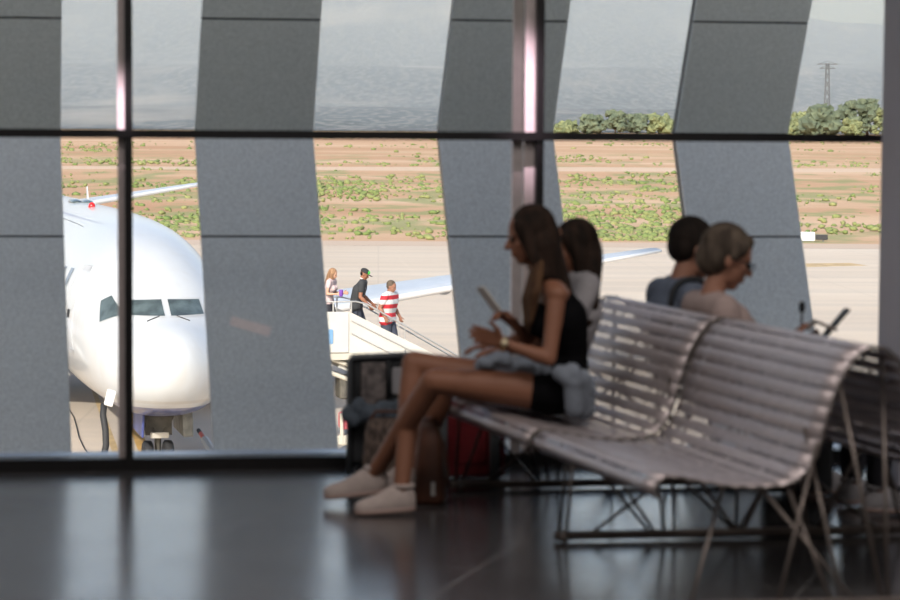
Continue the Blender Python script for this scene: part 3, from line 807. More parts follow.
for y in (0, SW):
    o = MB().rbox(sp_(-1.2, y, (DK - 0.12 + 3.40) / 2), (2.4, 0.05, 3.40 - DK + 0.12), 0.03, SD, SB).build('platform_side_panel', M_sw, stairs); fixn(o)
    a = [sp_(0.0, y, 3.40), sp_(LEN, y, 3.40 - DK), sp_(LEN, y, 0.15), sp_(LEN - 0.3, y, 0.12), sp_(0.0, y, DK - 0.35)]
    o = MB().prism(a, SB * 0.05).build('stair_side_panel', M_sw, stairs); fixn(o)
    # seam rails on the slope
    for dz, r_ in ((-0.20, 0.012), (-0.48, 0.012)):
        MB().tube([sp_(0.05, y - 0.02, 3.40 + dz), sp_(LEN, y - 0.02, 3.40 + dz - DK)], r_, 6).build('panel_trim', M_rail, stairs)
    MB().tube([sp_(1.25, y - 0.03, 3.40 - 1.25 * TN - 0.50), sp_(1.25, y - 0.03, 3.40 - 1.25 * TN - 0.18)], 0.015, 6).build('panel_trim', M_rail, stairs)
    # hand rail on posts, with a second rail below
    MB().tube([sp_(-2.3, y, 3.62), sp_(0.15, y, 3.62), sp_(0.40, y, 3.56), sp_(LEN + 0.1, y, 3.56 - (LEN - 0.3) * 0.57)], 0.018, 8).build('handrail', M_rail, stairs, True)
    for s in (-2.2, -0.35, 0.05):
        MB().tube([sp_(s, y, 3.38), sp_(s, y, 3.62)], 0.02, 6).build('rail_post', M_rail, stairs)
    for s in (1.12, 1.26):
        MB().tube([sp_(s, y, 3.40 - s * TN), sp_(s, y, 3.56 - (s - 0.4) * 0.57)], 0.015, 6).build('rail_post', M_rail, stairs)
NS = 14
for k in range(NS):
    s = 0.02 + LEN * k / NS
    MB().box(sp_(s + LEN / NS / 2, SW / 2, DK - (s + LEN / NS) * TN + 0.09), (LEN / NS + 0.02, SW - 0.1, 0.04), SD, SB).build('step', M_grip, stairs)
o = MB().prism([sp_(0, 0.2, DK - 0.12), sp_(LEN, 0.2, 0.1), sp_(LEN - 0.5, 0.2, 0.1), sp_(-0.2, 0.2, DK - 0.45)], SB * (SW - 0.4)).build('stair_underside', M_sw, stairs); fixn(o)
# scissor legs and the wheeled chassis
o = MB().rbox(sp_(1.3, SW / 2, 0.55), (5.6, 1.1, 0.22), 0.05, SD, SB).build('chassis', M_cream, stairs); fixn(o)
MB().box(sp_(-0.95, SW / 2, DK - 0.20), (2.7, SW + 0.1, 0.14), SD, SB).build('platform_frame', M_cream, stairs)
for y in (0.1, SW - 0.1):
    MB().tube([sp_(-0.52, y, DK - 0.2), sp_(-0.56, y, 1.4), sp_(-0.42, y, 0.6)], 0.07, 8).build('lift_leg', M_cream, stairs)
    MB().tube([sp_(-0.40, y, DK - 0.25), sp_(0.9, y, 1.9)], 0.05, 8).build('brace', M_cream, stairs)
    MB().tube([sp_(-0.42, y, DK - 0.55), sp_(0.8, y, 1.6)], 0.05, 8).build('brace', M_cream, stairs)
    MB().tube([sp_(-0.12, y + 0.1, 1.15), sp_(-0.10, y + 0.1, 0.5)], 0.04, 8).build('brace', M_cream, stairs)
for s in (-0.9, 3.6):
    for y in (-0.05, SW + 0.05): ring_wheel(sp_(s, y, 0.36), 0.36, 0.2, 'wheel', M_black, stairs)
o = MB().rbox(sp_(0.03, 0.5, 0.95), (0.22, 0.4, 0.36), 0.05, SD, SB).build('red_control_box', mat('faded_red_plastic', (0.62, 0.13, 0.16), 0.5), stairs); fixn(o)
o = MB().box(sp_(-2.25, -0.035, 2.85), (0.02, 0.0, 0.0), SD, SB)
o = MB().rbox(sp_(-0.42, -0.035, 2.86), (0.12, 0.02, 0.32), 0.02, SD, SB).build('blue_decal', mat('blue_sticker', (0.15, 0.3, 0.5), 0.5), stairs); fixn(o)
o = MB().rbox(sp_(0.10, 0.35, 1.72), (0.55, 0.5, 0.5), 0.05, SD, SB).build('hydraulic_unit', M_gear, stairs); fixn(o)
# ------------------------------------------------------------------ back-to-back perforated steel benches
BA = V((-0.2860, 0.9582, 0)); BT = V((0.9582, 0.2860, 0))
BO = V((0.707, 8.08, 0))
Z0 = V((0, 0, 1))
def bp(u, t, z): return BO + BA * u + BT * t + V((0, 0, z))
M_perf = mat('perforated_steel_sheet', (0.60, 0.52, 0.52), 0.45, 0.65, 0.12, 30)
g = G(M_perf); uvn = g.n('ShaderNodeUVMap'); sp = g.n('ShaderNodeSeparateXYZ'); g.l(uvn.outputs[0], sp.inputs[0])
fu = g.math('FRACT', g.math('DIVIDE', sp.outputs[0], 0.0105)); fv = g.math('FRACT', g.math('DIVIDE', sp.outputs[1], 0.058))
fr_ = g.math('FRACT', g.math('DIVIDE', sp.outputs[0], 0.30))
hu = g.math('MULTIPLY', g.math('GREATER_THAN', fu, 0.26), g.math('LESS_THAN', fu, 0.94))
hv = g.math('MULTIPLY', g.math('GREATER_THAN', fv, 0.35), g.math('LESS_THAN', fv, 0.65))
hr = g.math('MULTIPLY', g.math('GREATER_THAN', fr_, 0.035), g.math('LESS_THAN', fr_, 0.965))
hole = g.math('MULTIPLY', g.math('MULTIPLY', hu, hv), hr)
g.l(g.math('SUBTRACT', 1.0, hole), g.b.inputs['Alpha'])
M_rod = mat('steel_rod', (0.17, 0.14, 0.125), 0.42, 0.6, 0.15, 20)
M_edge = mat('steel_edge_strip', (0.13, 0.11, 0.10), 0.5, 0.5)
half = [(0.030, 0.358), (0.004, 0.372), (-0.006, 0.395), (0.004, 0.420), (0.035, 0.437), (0.09, 0.434), (0.18, 0.414), (0.30, 0.394), (0.42, 0.390), (0.50, 0.402), (0.56, 0.445), (0.60, 0.52), (0.628, 0.62), (0.668, 0.73), (0.715, 0.81), (0.76, 0.853), (0.81, 0.868)]
prof = half + [(1.62 - t, z) for t, z in half[-2::-1]]
def cat_rom(pts, n):
    out = []
    for i in range(len(pts) - 1):
        p0, p1, p2, p3 = pts[max(0, i - 1)], pts[i], pts[i + 1], pts[min(len(pts) - 1, i + 2)]
        for k in range(n):
            t = k / n
            out.append(tuple(0.5 * ((2 * b) + (c - a) * t + (2 * a - 5 * b + 4 * c - d) * t * t + (-a + 3 * b - 3 * c + d) * t ** 3) for a, b, c, d in zip(p0, p1, p2, p3)))
    out.append(pts[-1]); return out
fine = cat_rom(prof, 24)
# resample at equal arc length and press the shallow corrugation into it
arc = [0]
for i in range(1, len(fine)): arc.append(arc[-1] + math.dist(fine[i], fine[i - 1]))
TOT = arc[-1]; NP = int(TOT / 0.0075)
def at_arc(a):
    lo = 0
    for i in range(1, len(arc)):
        if arc[i] >= a: lo = i; break
    k = (a - arc[lo - 1]) / max(1e-9, arc[lo] - arc[lo - 1])
    return (fine[lo - 1][0] + (fine[lo][0] - fine[lo - 1][0]) * k, fine[lo - 1][1] + (fine[lo][1] - fine[lo - 1][1]) * k)
pr2 = []
for i in range(NP + 1):
    a = TOT * i / NP; p = at_arc(min(max(a, 1e-4), TOT)); q = at_arc(min(a + 0.004, TOT)); q0 = at_arc(max(a - 0.004, 1e-4))
    tx, tz = q[0] - q0[0], q[1] - q0[1]; l = math.hypot(tx, tz) or 1; nx, nz2 = -tz / l, tx / l
    am = -0.0045 * math.cos(2 * PI * a / 0.058) * -1
    am = 0.0022 * math.cos(2 * PI * a / 0.058)
    pr2.append((p[0] + nx * am, p[1] + nz2 * am, a))
BL = 1.30
top = lambda t: max(p[1] for p in pr2 if abs(p[0] - t) < 0.012) - 0.012
bench = thing('waiting_bench', bp(1.32, 0.81, 0), 'long perforated steel double-sided bench in two lengths, open end towards the camera', 'bench')
for u0 in (0.0, 1.343):
    mb = MB(); NU = 8; mb.uv = []
    for j in range(NU + 1):
        for t, z, a in pr2:
            mb.v.append(bp(u0 + BL * j / NU, t, z)); mb.uv.append((BL * j / NU, a))
    n = len(pr2)
    for j in range(NU):
        for i in range(n - 1): mb.f.append((j * n + i, j * n + i + 1, (j + 1) * n + i + 1, (j + 1) * n + i))
    o = mb.build('seat_shell', M_perf, bench, True)
    md = o.modifiers.new('thickness', 'SOLIDIFY'); md.thickness = 0.003; md.offset = 0
    for u in (u0 + 0.002, u0 + BL - 0.002):
        MB().tube([bp(u, t, z) for t, z, a in pr2[::2]], 0.0055, 6).build('edge_strip', M_edge, bench, True)
    for t in (0.14, 0.40, 1.22, 1.48):
        MB().tube([bp(u0 + 0.02, t, top(t)), bp(u0 + BL - 0.02, t, top(t))], 0.008, 8).build('long_rail', M_rod, bench, True)
for u, ds in ((-0.17, (0.19,)), (1.29, (-0.14, 0.16)), (2.70, (-0.12,))):
    sk = -0.14
    def bar(t): return bp(u + sk * (t - 0.1), t, 0.024)
    d = (bar(1.54) - bar(0.08)); o = MB().box((bar(0.08) + bar(1.54)) / 2, (d.length, 0.034, 0.034), d.normalized(), Z0.cross(d.normalized())).build('base_bar', M_rod, bench); bevel(o, 0.008)
    for t in (0.11, 1.51):
        MB().cap(bp(u + sk * (t - 0.1) - 0.03, t, 0.016), 0.017, bp(u + sk * (t - 0.1) - 0.03, t, 0.022), 0.017, 10).build('foot', M_edge, bench, True)
    fan = [(0.10, 0.06), (0.13, 0.22), (0.46, 0.10), (0.48, 0.32), (0.52, 0.44), (0.56, 0.62), (0.80, 0.40), (0.81, 0.56),
           (0.82, 1.06), (0.84, 1.22), (1.06, 1.00), (1.10, 1.18), (1.14, 1.30), (1.16, 1.52), (1.49, 1.40), (1.52, 1.56)]
    if u < 0: fan = [(0.06, 0.30), (0.36, 0.60), (0.54, 0.49), (0.58, 0.605), (0.62, 0.40), (0.72, 0.68), (0.74, 0.90), (0.81, 1.00), (1.04, 1.02), (1.08, 1.20), (1.26, 1.03), (1.56, 1.32)]
    for k, (tb, tt) in enumerate(fan):
        du = ds[k % len(ds)] * (1.0 if k % 3 else 1.6)
        MB().tube([bar(tb) + V((0, 0, 0.01)), bp(u + du, tt, top(tt))], 0.0070, 7).build('support_rod', M_rod, bench, True)
    du = ds[0] * 0.9
    for (ta_, za), (tb_, zb) in () if u < 0 else (((0.22, 0.03), (1.00, 0.60)), ((1.40, 0.03), (0.62, 0.60)), ((0.81, 0.03), (0.81, 0.84))):
        MB().tube([bar(ta_), bp(u + du, tb_, zb)], 0.0075, 7).build('support_rod', M_rod, bench, True)

# ------------------------------------------------------------------ luggage on the floor
M_blackn = mat('black_nylon', (0.022, 0.024, 0.028), 0.7, 0, 0.3, 40, 0.2)
M_redn = mat('dark_red_nylon', (0.17, 0.006, 0.012), 0.55, 0, 0.25, 30, 0.2)
M_strap = mat('charcoal_plastic', (0.10, 0.11, 0.12), 0.55)
M_tweed = mat('grey_patterned_cloth', (0.22, 0.19, 0.185), 0.9, 0, 0, 28, 0.3, col2=(0.08, 0.07, 0.07))
M_leo = mat('brown_leopard_print', (0.19, 0.135, 0.11), 0.8, 0, 0, 45, 0.2, col2=(0.035, 0.025, 0.022), stretch=(1, 1, 0.6))
M_denim = mat('blue_grey_denim', (0.10, 0.125, 0.16), 0.85, 0, 0.35, 25, 0.5)
M_brown = mat('brown_leather', (0.10, 0.035, 0.018), 0.5, 0, 0.3, 12, 0.2)
M_paper = mat('white_paper_tag', (0.6, 0.58, 0.56), 0.7)
# black upright case with patterned front
D = 11.10
def vert(px, py, D=D): return J(px, py, D)
c0 = J(347, 476, D); c0.z = 0.0; c1 = J(425, 476, D); wd = (c1 - c0).x; zt_ = J(380, 358, D).z
root = thing('upright_suitcase', V(((c0.x + c1.x) / 2, D + 0.06, 0)), 'black upright suitcase with grey patterned front panel, standing behind the crossed legs', 'suitcase')
cx = (c0.x + c1.x) / 2
o = MB().rbox(V((cx, D + 0.07, (zt_ + 0.04) / 2 + 0.01)), (wd, 0.17, zt_ - 0.05), 0.035).build('shell', M_blackn, root, True); fixn(o)
for p in o.data.polygons: p.use_smooth = False
for x in (c0.x + 0.04, c1.x - 0.04):
    for y in (D + 0.01, D + 0.13):
        MB().ell(V((x, y, 0.02)), (0.012, 0.02, 0.02)).build('wheel', M_black, root, True)
def panel(a, b, name, M, dy=-0.018, th=0.02):
    p, q = J(a[0], a[1], D), J(b[0], b[1], D)
    o = MB().rbox(V(((p.x + q.x) / 2, D + dy, (p.z + q.z) / 2)), (abs(q.x - p.x), th, abs(p.z - q.z)), 0.012).build(name, M, root); fixn(o); return o
panel((361, 362), (386, 414), 'patterned_panel', M_tweed)
panel((392, 367), (412, 394), 'pale_pocket', mat('pale_grey_pocket', (0.34, 0.33, 0.35), 0.8))
MB().tube([J(349, 474, D - 0.03), J(349, 362, D - 0.03), J(352, 357, D - 0.03), J(418, 354, D - 0.03)], 0.013).build('frame_tube', M_strap, root, True)
MB().tube([J(358, 366, D - 0.03), J(358, 410, D - 0.03)], 0.008).build('frame_tube', M_blackn, root, True)
MB().tube([J(389, 360, D - 0.03), J(389, 396, D - 0.03)], 0.010).build('frame_tube', M_blackn, root, True)
MB().ell(J(422, 356, D - 0.06), (0.013, 0.013, 0.013)).build('chrome_button', M_slat, root, True)
# denim jacket draped on it
mb = MB()
rr = random.Random(5)
for k in range(14):
    p = J(348 + 5.6 * k, 408 + rr.uniform(-7, 6) + (-6 if 8 < k < 13 else 5), 10.985 + rr.uniform(-0.01, 0.01)); mb.ell(p, (0.035, 0.028, 0.034 + rr.uniform(0, 0.012)))
o = mb.build('denim_jacket', M_denim, loc=J(385, 420, 11.0)); remesh(o, 0.008, 3); tag(o, 'crumpled dark blue denim jacket draped across the black upright suitcase', 'jacket')
# leopard print bag in front of it
D3 = 10.86
a0, a1 = J(365, 470, D3), J(408, 470, D3); tz = J(380, 418, D3).z
root = thing('leopard_bag', V(((a0.x + a1.x) / 2, D3, 0)), 'brown leopard-print shoulder bag on the floor below the denim jacket', 'bag')
mb = MB(); mx = (a0.x + a1.x) / 2
rg = []
for z, k in ((0.0, 0.86), (0.02, 0.97), (tz * 0.4, 1.04), (tz * 0.75, 0.98), (tz * 0.95, 0.84), (tz, 0.6)):
    rg.append([V((mx + 0.105 * k * math.copysign(abs(math.cos(a)) ** 0.6, math.cos(a)), D3 + 0.05 * k * math.copysign(abs(math.sin(a)) ** 0.7, math.sin(a)), z)) for a in [2 * PI * q / 24 for q in range(24)]])
o = mb.loft(rg).build('body', M_leo, root, True); fixn(o)
MB().tube([V((mx - 0.08, D3, tz * 0.95)), V((mx - 0.05, D3, tz + 0.03)), V((mx + 0.05, D3, tz + 0.03)), V((mx + 0.08, D3, tz * 0.95))], 0.008).build('strap', M_brown, root, True)
# red suitcase under the far bench
D4 = 11.02
a0, a1 = J(437, 483, D4), J(505, 483, D4); zt4 = 0.44
root = thing('red_suitcase', V(((a0.x + a1.x) / 2, D4, 0)), 'dark red soft suitcase with grey edge straps, standing behind the far bench seat', 'suitcase')
mx = (a0.x + a1.x) / 2; wd = a1.x - a0.x
o = MB().rbox(V((mx, D4 + 0.06, zt4 / 2 + 0.012)), (wd, 0.16, zt4), 0.03).build('shell', M_redn, root); fixn(o)
for x, w_ in ((a0.x + 0.025, 0.045), (a1.x - 0.050, 0.045)):
    o = MB().rbox(V((x, D4 + 0.055, zt4 / 2 + 0.012)), (w_, 0.185, zt4 + 0.008), 0.012).build('edge_strap', M_strap, root); fixn(o)
o = MB().rbox(V((mx - 0.005, D4 - 0.02, zt4 * 0.42)), (wd * 0.5, 0.02, zt4 * 0.5), 0.02).build('front_pocket', M_redn, root); fixn(o)
for x in (a0.x + 0.04, a1.x - 0.04): MB().ell(V((x, D4 + 0.02, 0.018)), (0.012, 0.018, 0.018)).build('wheel', M_black, root, True)
# brown leather bag behind the shoes
D5 = 10.30
a0, a1 = J(413, 500, D5), J(446, 500, D5); tz = J(430, 418, D5).z
mx = (a0.x + a1.x) / 2
root = thing('leather_bag', V((mx, D5, 0)), 'small brown leather bag with a white paper tag, on the floor behind the sneakers', 'bag')
rg = []
for z, k in ((0.0, 0.95), (0.03, 1.06), (tz * 0.3, 1.0), (tz * 0.6, 0.82), (tz * 0.9, 0.66), (tz, 0.4)):
    rg.append([V((mx + 0.068 * k * math.copysign(abs(math.cos(a)) ** 0.6, math.cos(a)), D5 + 0.06 * k * math.copysign(abs(math.sin(a)) ** 0.7, math.sin(a)), z)) for a in [2 * PI * q / 24 for q in range(24)]])
o = MB().loft(rg).build('body', M_brown, root, True); fixn(o)
MB().tube([V((mx + 0.055, D5, 0.04)), V((mx + 0.082, D5, 0.12)), V((mx + 0.06, D5, 0.26)), V((mx + 0.01, D5, tz))], 0.007).build('strap', M_brown, root, True)
t_ = J(433, 489, D5 - 0.07); o = MB().rbox(t_, (0.018, 0.003, 0.06), 0.003).build('paper_tag', M_paper, root); fixn(o)
# ------------------------------------------------------------------ people
def headmesh(mb, C, f, u, k=1.0, female=False):
    l = u.cross(f).normalized()
    P_ = lambda a, b, c_: C + f * (a * k) + l * (b * k) + u * (c_ * k)
    E = lambda c_, r: mb.ell(c_, tuple(x * k for x in r), X=f, Y=l, Z=u, nu=20, nv=14)
    E(P_(-0.008, 0, 0.028), (0.094, 0.074, 0.090))
    E(P_(0.022, 0, -0.030), (0.066, 0.058, 0.078))
    E(P_(0.048, 0, -0.088), (0.030, 0.028, 0.024))
    E(P_(0.015, 0, -0.070), (0.050, 0.050, 0.034))
    E(P_(0.074, 0, 0.022), (0.014, 0.050, 0.014))
    mb.cap(P_(0.084, 0, 0.010), 0.008 * k, P_(0.106, 0, -0.028), 0.012 * k, 10)
    for s in (-1, 1):
        mb.cap(P_(0.092, s * 0.010, -0.032), 0.008 * k, P_(0.086, s * 0.013, -0.034), 0.007 * k, 8)
        E(P_(0.052, s * 0.036, -0.022), (0.026, 0.020, 0.020))
        E(P_(-0.008, s * 0.075, -0.008), (0.018, 0.010, 0.031))
    E(P_(0.084, 0, -0.055), (0.010, 0.022, 0.006)); E(P_(0.083, 0, -0.066), (0.010, 0.019, 0.007))
def hand(mb, W, d, n, th, curl=0.4, k=1.0, spread=0.0, curls=None, thumb=0.6):
    """W wrist, d pointing direction, n palm normal (fingers curl towards it), th unit side on which the thumb sits"""
    d = d.normalized(); th = (th - d * th.dot(d)).normalized(); n = d.cross(th).normalized() * (1 if d.cross(th).dot(n) > 0 else -1)
    offs = (0.030, 0.010, -0.010, -0.028); lens = (0.070, 0.078, 0.072, 0.056)
    for i, (o_, L) in enumerate(zip(offs, lens)):
        kn = W + d * (0.088 * k - abs(i - 1.2) * 0.004) + th * (o_ * k)
        mb.cap(W + d * 0.012 + th * (o_ * 0.55 * k), 0.015 * k, kn, 0.0125 * k, 10)
        a = 0; p = kn; cu = (curls[i] if curls else curl); r = 0.0098 if i < 3 else 0.0085
        for s_, q in enumerate((0.44, 0.31, 0.25)):
            a += cu * (0.8, 1.1, 0.8)[s_]
            dd = d * math.cos(a) + n * math.sin(a) + th * (spread * o_ * 6)
            p2 = p + dd.normalized() * (L * q * k); mb.cap(p, r * k, p2, r * 0.92 * k, 10); p = p2; r *= 0.92
    b0 = W + d * (0.022 * k) + th * (0.022 * k); t1 = (d * 0.55 + th * 0.75 + n * 0.25).normalized(); t2 = (d * 0.9 + th * (0.5 * (1 - thumb) + 0.1) + n * (0.2 + 0.4 * thumb)).normalized()
    b1 = b0 + t1 * 0.040 * k; b2 = b1 + t2 * 0.032 * k; b3 = b2 + t2 * 0.024 * k
    mb.cap(b0, 0.016 * k, b1, 0.0125 * k, 10).cap(b1, 0.0115 * k, b2, 0.0105 * k, 10).cap(b2, 0.0105 * k, b3, 0.009 * k, 10)
def torso(mb, j, inf=0.0, k=1.0, fem=False, belly=0.0, low=0.0, tops=(0.35, 0.7, 1.0)):
    """pelvis to shoulders; inf inflates it for clothes"""
    s = (j['shL'] - j['shR']); sl = s.length; sd = s.normalized()
    upv = (j['neck'] - j['pel']).normalized(); fwd = sd.cross(upv).normalized()
    hw = 0.085 * k
    w_ = j['waist']; c_ = j['chest']
    mb.cap(j['pel'] + sd * hw, (0.098 + inf) * k, j['pel'] - sd * hw, (0.098 + inf) * k, 18)
    if low == 0: pass
    for t in (0.0, 0.25, 0.5, 0.75, 1.0):
        p = j['pel'].lerp(w_, t); r = (0.100 - 0.020 * t * (1.3 if fem else 0.5)); mb.cap(p + sd * (hw * (1 - 0.35 * t)), (r + inf) * k, p - sd * (hw * (1 - 0.35 * t)), (r + inf) * k, 16)
        p = w_.lerp(c_, t); r = 0.080 + 0.022 * t if fem else 0.092 + 0.015 * t
        hh = (0.055 + 0.035 * t) * k
        mb.cap(p + sd * hh, (r + inf) * k, p - sd * hh, (r + inf) * k, 16)
    nk = j['neck'] - upv * 0.035
    q = (j['shL'] + j['shR']) / 2
    for t in tops:
        p = c_.lerp(q, t); mb.cap(p + sd * (0.085 + 0.03 * t) * k, (0.098 - 0.036 * t + inf) * k, p - sd * (0.085 + 0.03 * t) * k, (0.098 - 0.036 * t + inf) * k, 16)
    if fem:
        for s_ in (-1, 1): mb.ell(c_ + fwd * (0.075 + inf) * k + sd * s_ * 0.07 * k, (0.062 + inf, 0.058 + inf, 0.062 + inf))
    if belly: mb.ell(w_ + fwd * 0.07, (0.13 + belly, 0.13 + belly, 0.16 + inf))
    return sd, upv, fwd
def limb(mb, pts, rad, bulge=None):
    for i in range(len(pts) - 1):
        a, b = pts[i], pts[i + 1]; ra, rb = rad[i], rad[i + 1]
        mb.cap(a, ra, b, rb, 16)
        if bulge and bulge[i]:
            t, r_ = bulge[i]; m_ = a.lerp(b, t); mb.cap(a.lerp(b, t * 0.4), ra * 0.98, m_, r_, 16).cap(m_, r_, a.lerp(b, min(1, t * 2.2)), (rb + r_) / 2.1, 16)
def person(label, j, skin, f, u, hk=1.0, fem=False, k=1.0, hands=None, voxel=0.006, group=None, feet=True, belly=0, loc=None):
    root = thing('person', loc or V((j['pel'].x, j['pel'].y, min(j['anL'].z, j['anR'].z) - 0.07)), label, 'person', group)
    mb = MB(); torso(mb, j, 0, k, fem)
    mb.cap(j['neck'] - u * 0.04, 0.056 * k, j['head'] - u * 0.05 * hk - f * 0.012, 0.050 * k, 16)
    for s in ('L', 'R'):
        q = (j['shL'] + j['shR']) / 2
        mb.cap(j['neck'] - V((0, 0, 0.01)), 0.046 * k, j['sh' + s], 0.050 * k, 14)
        arm = 0.86 if fem else 1.05
        limb(mb, [j['sh' + s], j['el' + s], j['wr' + s]], [0.050 * k * arm, 0.038 * k * arm, 0.026 * k * arm], [(0.35, 0.047 * k * arm), (0.25, 0.041 * k * arm)])
        limb(mb, [j['hip' + s], j['kn' + s], j['an' + s]], [0.088 * k, 0.056 * k, 0.036 * k], [(0.35, 0.082 * k), (0.28, 0.056 * k)])
        toe = j['toe' + s]; an = j['an' + s]; d = (toe - an); heel = an - V((d.x, d.y, 0)).normalized() * 0.03 - V((0, 0, 0.045))
        mb.cap(heel, 0.030 * k, toe, 0.024 * k, 12).cap(an, 0.036 * k, toe.lerp(an, 0.35), 0.030 * k, 12)
    headmesh(mb, j['head'], f, u, hk, fem)
    for h in hands or (): hand(mb, *h[0], **h[1])
    o = mb.build('body', skin, root); remesh(o, voxel, 4)
    l = u.cross(f).normalized()
    for s in (-1, 1):
        MB().ell(j['head'] + (f * 0.078 + l * (s * 0.031) + u * 0.0) * hk, (0.011 * hk,) * 3).build('eye', M_eye, root, True)
    return root
def cloth(root, name, M, fn, voxel=0.007, sm=4):
    mb = MB(); fn(mb); o = mb.build(name, M, root); remesh(o, voxel, sm); return o
def shoe(root, name, an, toe, M, Ms, k=1.0):
    """low sneaker: upper and sole; toe and ankle as joints"""
    d = toe - an; d.z = 0; L = d.length; d.normalize(); s = V((-d.y, d.x, 0))
    n0 = V((an.x, an.y, 0)) - d * 0.06; slope = (toe.z - (an.z - 0.075)) / max(0.05, L + 0.0)
    def z0(x): return (an.z - 0.085) + (toe.z - 0.03 - (an.z - 0.085)) * max(0, min(1, x / (L + 0.06)))
    rs, ru = [], []
    LL = L + 0.10
    for t, w_, h in ((0, 0.022, 0.05), (0.04, 0.030, 0.072), (0.15, 0.038, 0.096), (0.30, 0.042, 0.104), (0.45, 0.043, 0.088), (0.6, 0.045, 0.064), (0.75, 0.046, 0.050), (0.88, 0.040, 0.042), (0.96, 0.028, 0.030), (1.0, 0.012, 0.024)):
        c = n0 + d * (t * LL); zz = z0(t * LL); w_ *= k
        ring = []
        for q in range(16):
            a = 2 * PI * q / 16; sa = math.sin(a); ca = math.cos(a)
            ring.append(c + s * (w_ * math.copysign(abs(ca) ** 0.7, ca)) + V((0, 0, zz + 0.022 + (h * max(0, sa) * k - 0.012 * max(0, -sa)))))
        ru.append(ring)
        rs.append([c + s * (w_ * 1.06 * math.copysign(abs(math.cos(2 * PI * q / 16)) ** 0.6, math.cos(2 * PI * q / 16))) + V((0, 0, zz + 0.013 + 0.013 * math.copysign(abs(math.sin(2 * PI * q / 16)) ** 0.4, math.sin(2 * PI * q / 16)))) for q in range(16)])
    o = MB().loft(ru).build(name, M, root, True); fixn(o)
    o2 = MB().loft(rs).build('sole', Ms, o, True); fixn(o2)
    c = n0 + d * (0.2 * LL); 
    MB().tube([c + V((0, 0, z0(0) + 0.108)) + (d * math.cos(a) * 0.042 + s * math.sin(a) * 0.033) for a in [2 * PI * q / 16 for q in range(16)]], 0.010, 8, closed=True).build('collar', M, o, True)
    for q in range(4):
        p = n0 + d * ((0.42 + 0.07 * q) * LL); zz = z0((0.42 + 0.07 * q) * LL) + 0.022 + (0.088 - 0.009 * q) * k
        MB().tube([p - s * 0.018 + V((0, 0, zz - 0.008)), p + V((0, 0, zz + 0.001)), p + s * 0.018 + V((0, 0, zz - 0.008))], 0.003, 6).build('lace', Ms, o, True)

def skinm(name, c): return mat(name, c, 0.5, 0, 0.10, 6, spec=0.35)
SK_tan = skinm('tanned_skin', (0.27, 0.118, 0.070)); SK_f = skinm('fair_skin', (0.55, 0.32, 0.22)); SK_m = skinm('ruddy_skin', (0.30, 0.145, 0.095))
M_eye = mat('dark_eye', (0.03, 0.02, 0.015), 0.2)
def hairm(name, c, c2): return mat(name, c, 0.8, 0, 0, 26, 0.6, spec=0.15, col2=c2, stretch=(1, 1, 0.12))
H_dark = hairm('dark_brown_hair', (0.035, 0.02, 0.014), (0.012, 0.008, 0.006))
H_ends = hairm('light_brown_hair_ends', (0.13, 0.07, 0.035), (0.06, 0.03, 0.018))
H_short = hairm('greying_brown_hair', (0.13, 0.10, 0.075), (0.05, 0.038, 0.03))
H_black = hairm('short_black_hair', (0.02, 0.014, 0.011), (0.01, 0.008, 0.007))
H_lb = hairm('light_brown_hair', (0.36, 0.22, 0.13), (0.2, 0.11, 0.06))
M_tank = mat('black_jersey', (0.006, 0.006, 0.007), 0.9, 0, 0.2, 20, 0.2, spec=0.05)
M_jacket = mat('pale_grey_blue_cloth', (0.23, 0.26, 0.31), 0.9, 0, 0.3, 14, 0.5)
M_snk = mat('off_white_canvas', (0.46, 0.38, 0.35), 0.8, 0, 0.12, 30); M_sole = mat('pale_rubber_sole', (0.36, 0.25, 0.22), 0.7)
M_gold = mat('gold_metal', (0.75, 0.48, 0.2), 0.25, 1.0)
M_wtop = mat('pale_grey_knit', (0.42, 0.40, 0.42), 0.9, 0, 0.2, 20)
M_beige = mat('dusty_pink_beige_cotton', (0.38, 0.29, 0.27), 0.9, 0, 0.12, 12, 0.3)
M_polo = mat('slate_blue_cotton', (0.13, 0.155, 0.21), 0.9, 0, 0.15, 12, 0.3)
Z = V((0, 0, 1))

# --- young woman nearest the camera, facing left, phone in her far hand
j = dict(pel=J(563, 388, 10.02), waist=J(567, 352, 10.02), chest=J(560, 318, 10.02), neck=J(545, 280, 10.0),
         shL=J(557, 294, 9.87), shR=J(543, 292, 10.17), elL=J(549, 359, 9.80), wrL=J(503, 343, 9.80), elR=J(538, 350, 10.22), wrR=J(516, 326, 10.10),
         hipL=J(557, 393, 9.93), hipR=J(552, 391, 10.12), knL=J(433, 381, 9.92), knR=J(414, 363, 10.12), anL=J(374, 473, 10.22), anR=J(401, 486, 10.00),
         toeL=J(333, 492, 10.22), toeR=J(364, 506, 9.97), head=J(530, 236, 10.0))
def gnd_fix(j):
    for s in ('L', 'R'):
        pass
for a in ('anR', 'toeR'): j[a].z = {'anR': 0.098, 'toeR': 0.032}[a]
j['anL'].z = max(j['anL'].z, 0.10)
f = V((-0.95, -0.10, -0.20)).normalized(); u = (Z - f * f.z + V((-0.10, 0, 0)))
u = (u - f * u.dot(f)).normalized()
dL = (J(462, 329, 9.78) - j['wrL']).normalized(); dR = (J(494, 306, 10.06) - j['wrR']).normalized()
w1 = person('young woman in a black top and shorts, facing left with a phone', j, SK_tan, f, u, 1.0, True, 0.94,
            hands=[((j['wrL'], dL, V((0, 0.3, -1)), V((0.1, -0.3, 1))), dict(curls=[0.10, 0.18, 0.25, 0.38], k=0.95, thumb=0.1, spread=0.3)),
                   ((j['wrR'], dR, V((-0.8, 0.1, -0.5)), V((-0.4, -0.5, 0.6))), dict(curl=0.75, k=0.95))], group=None)
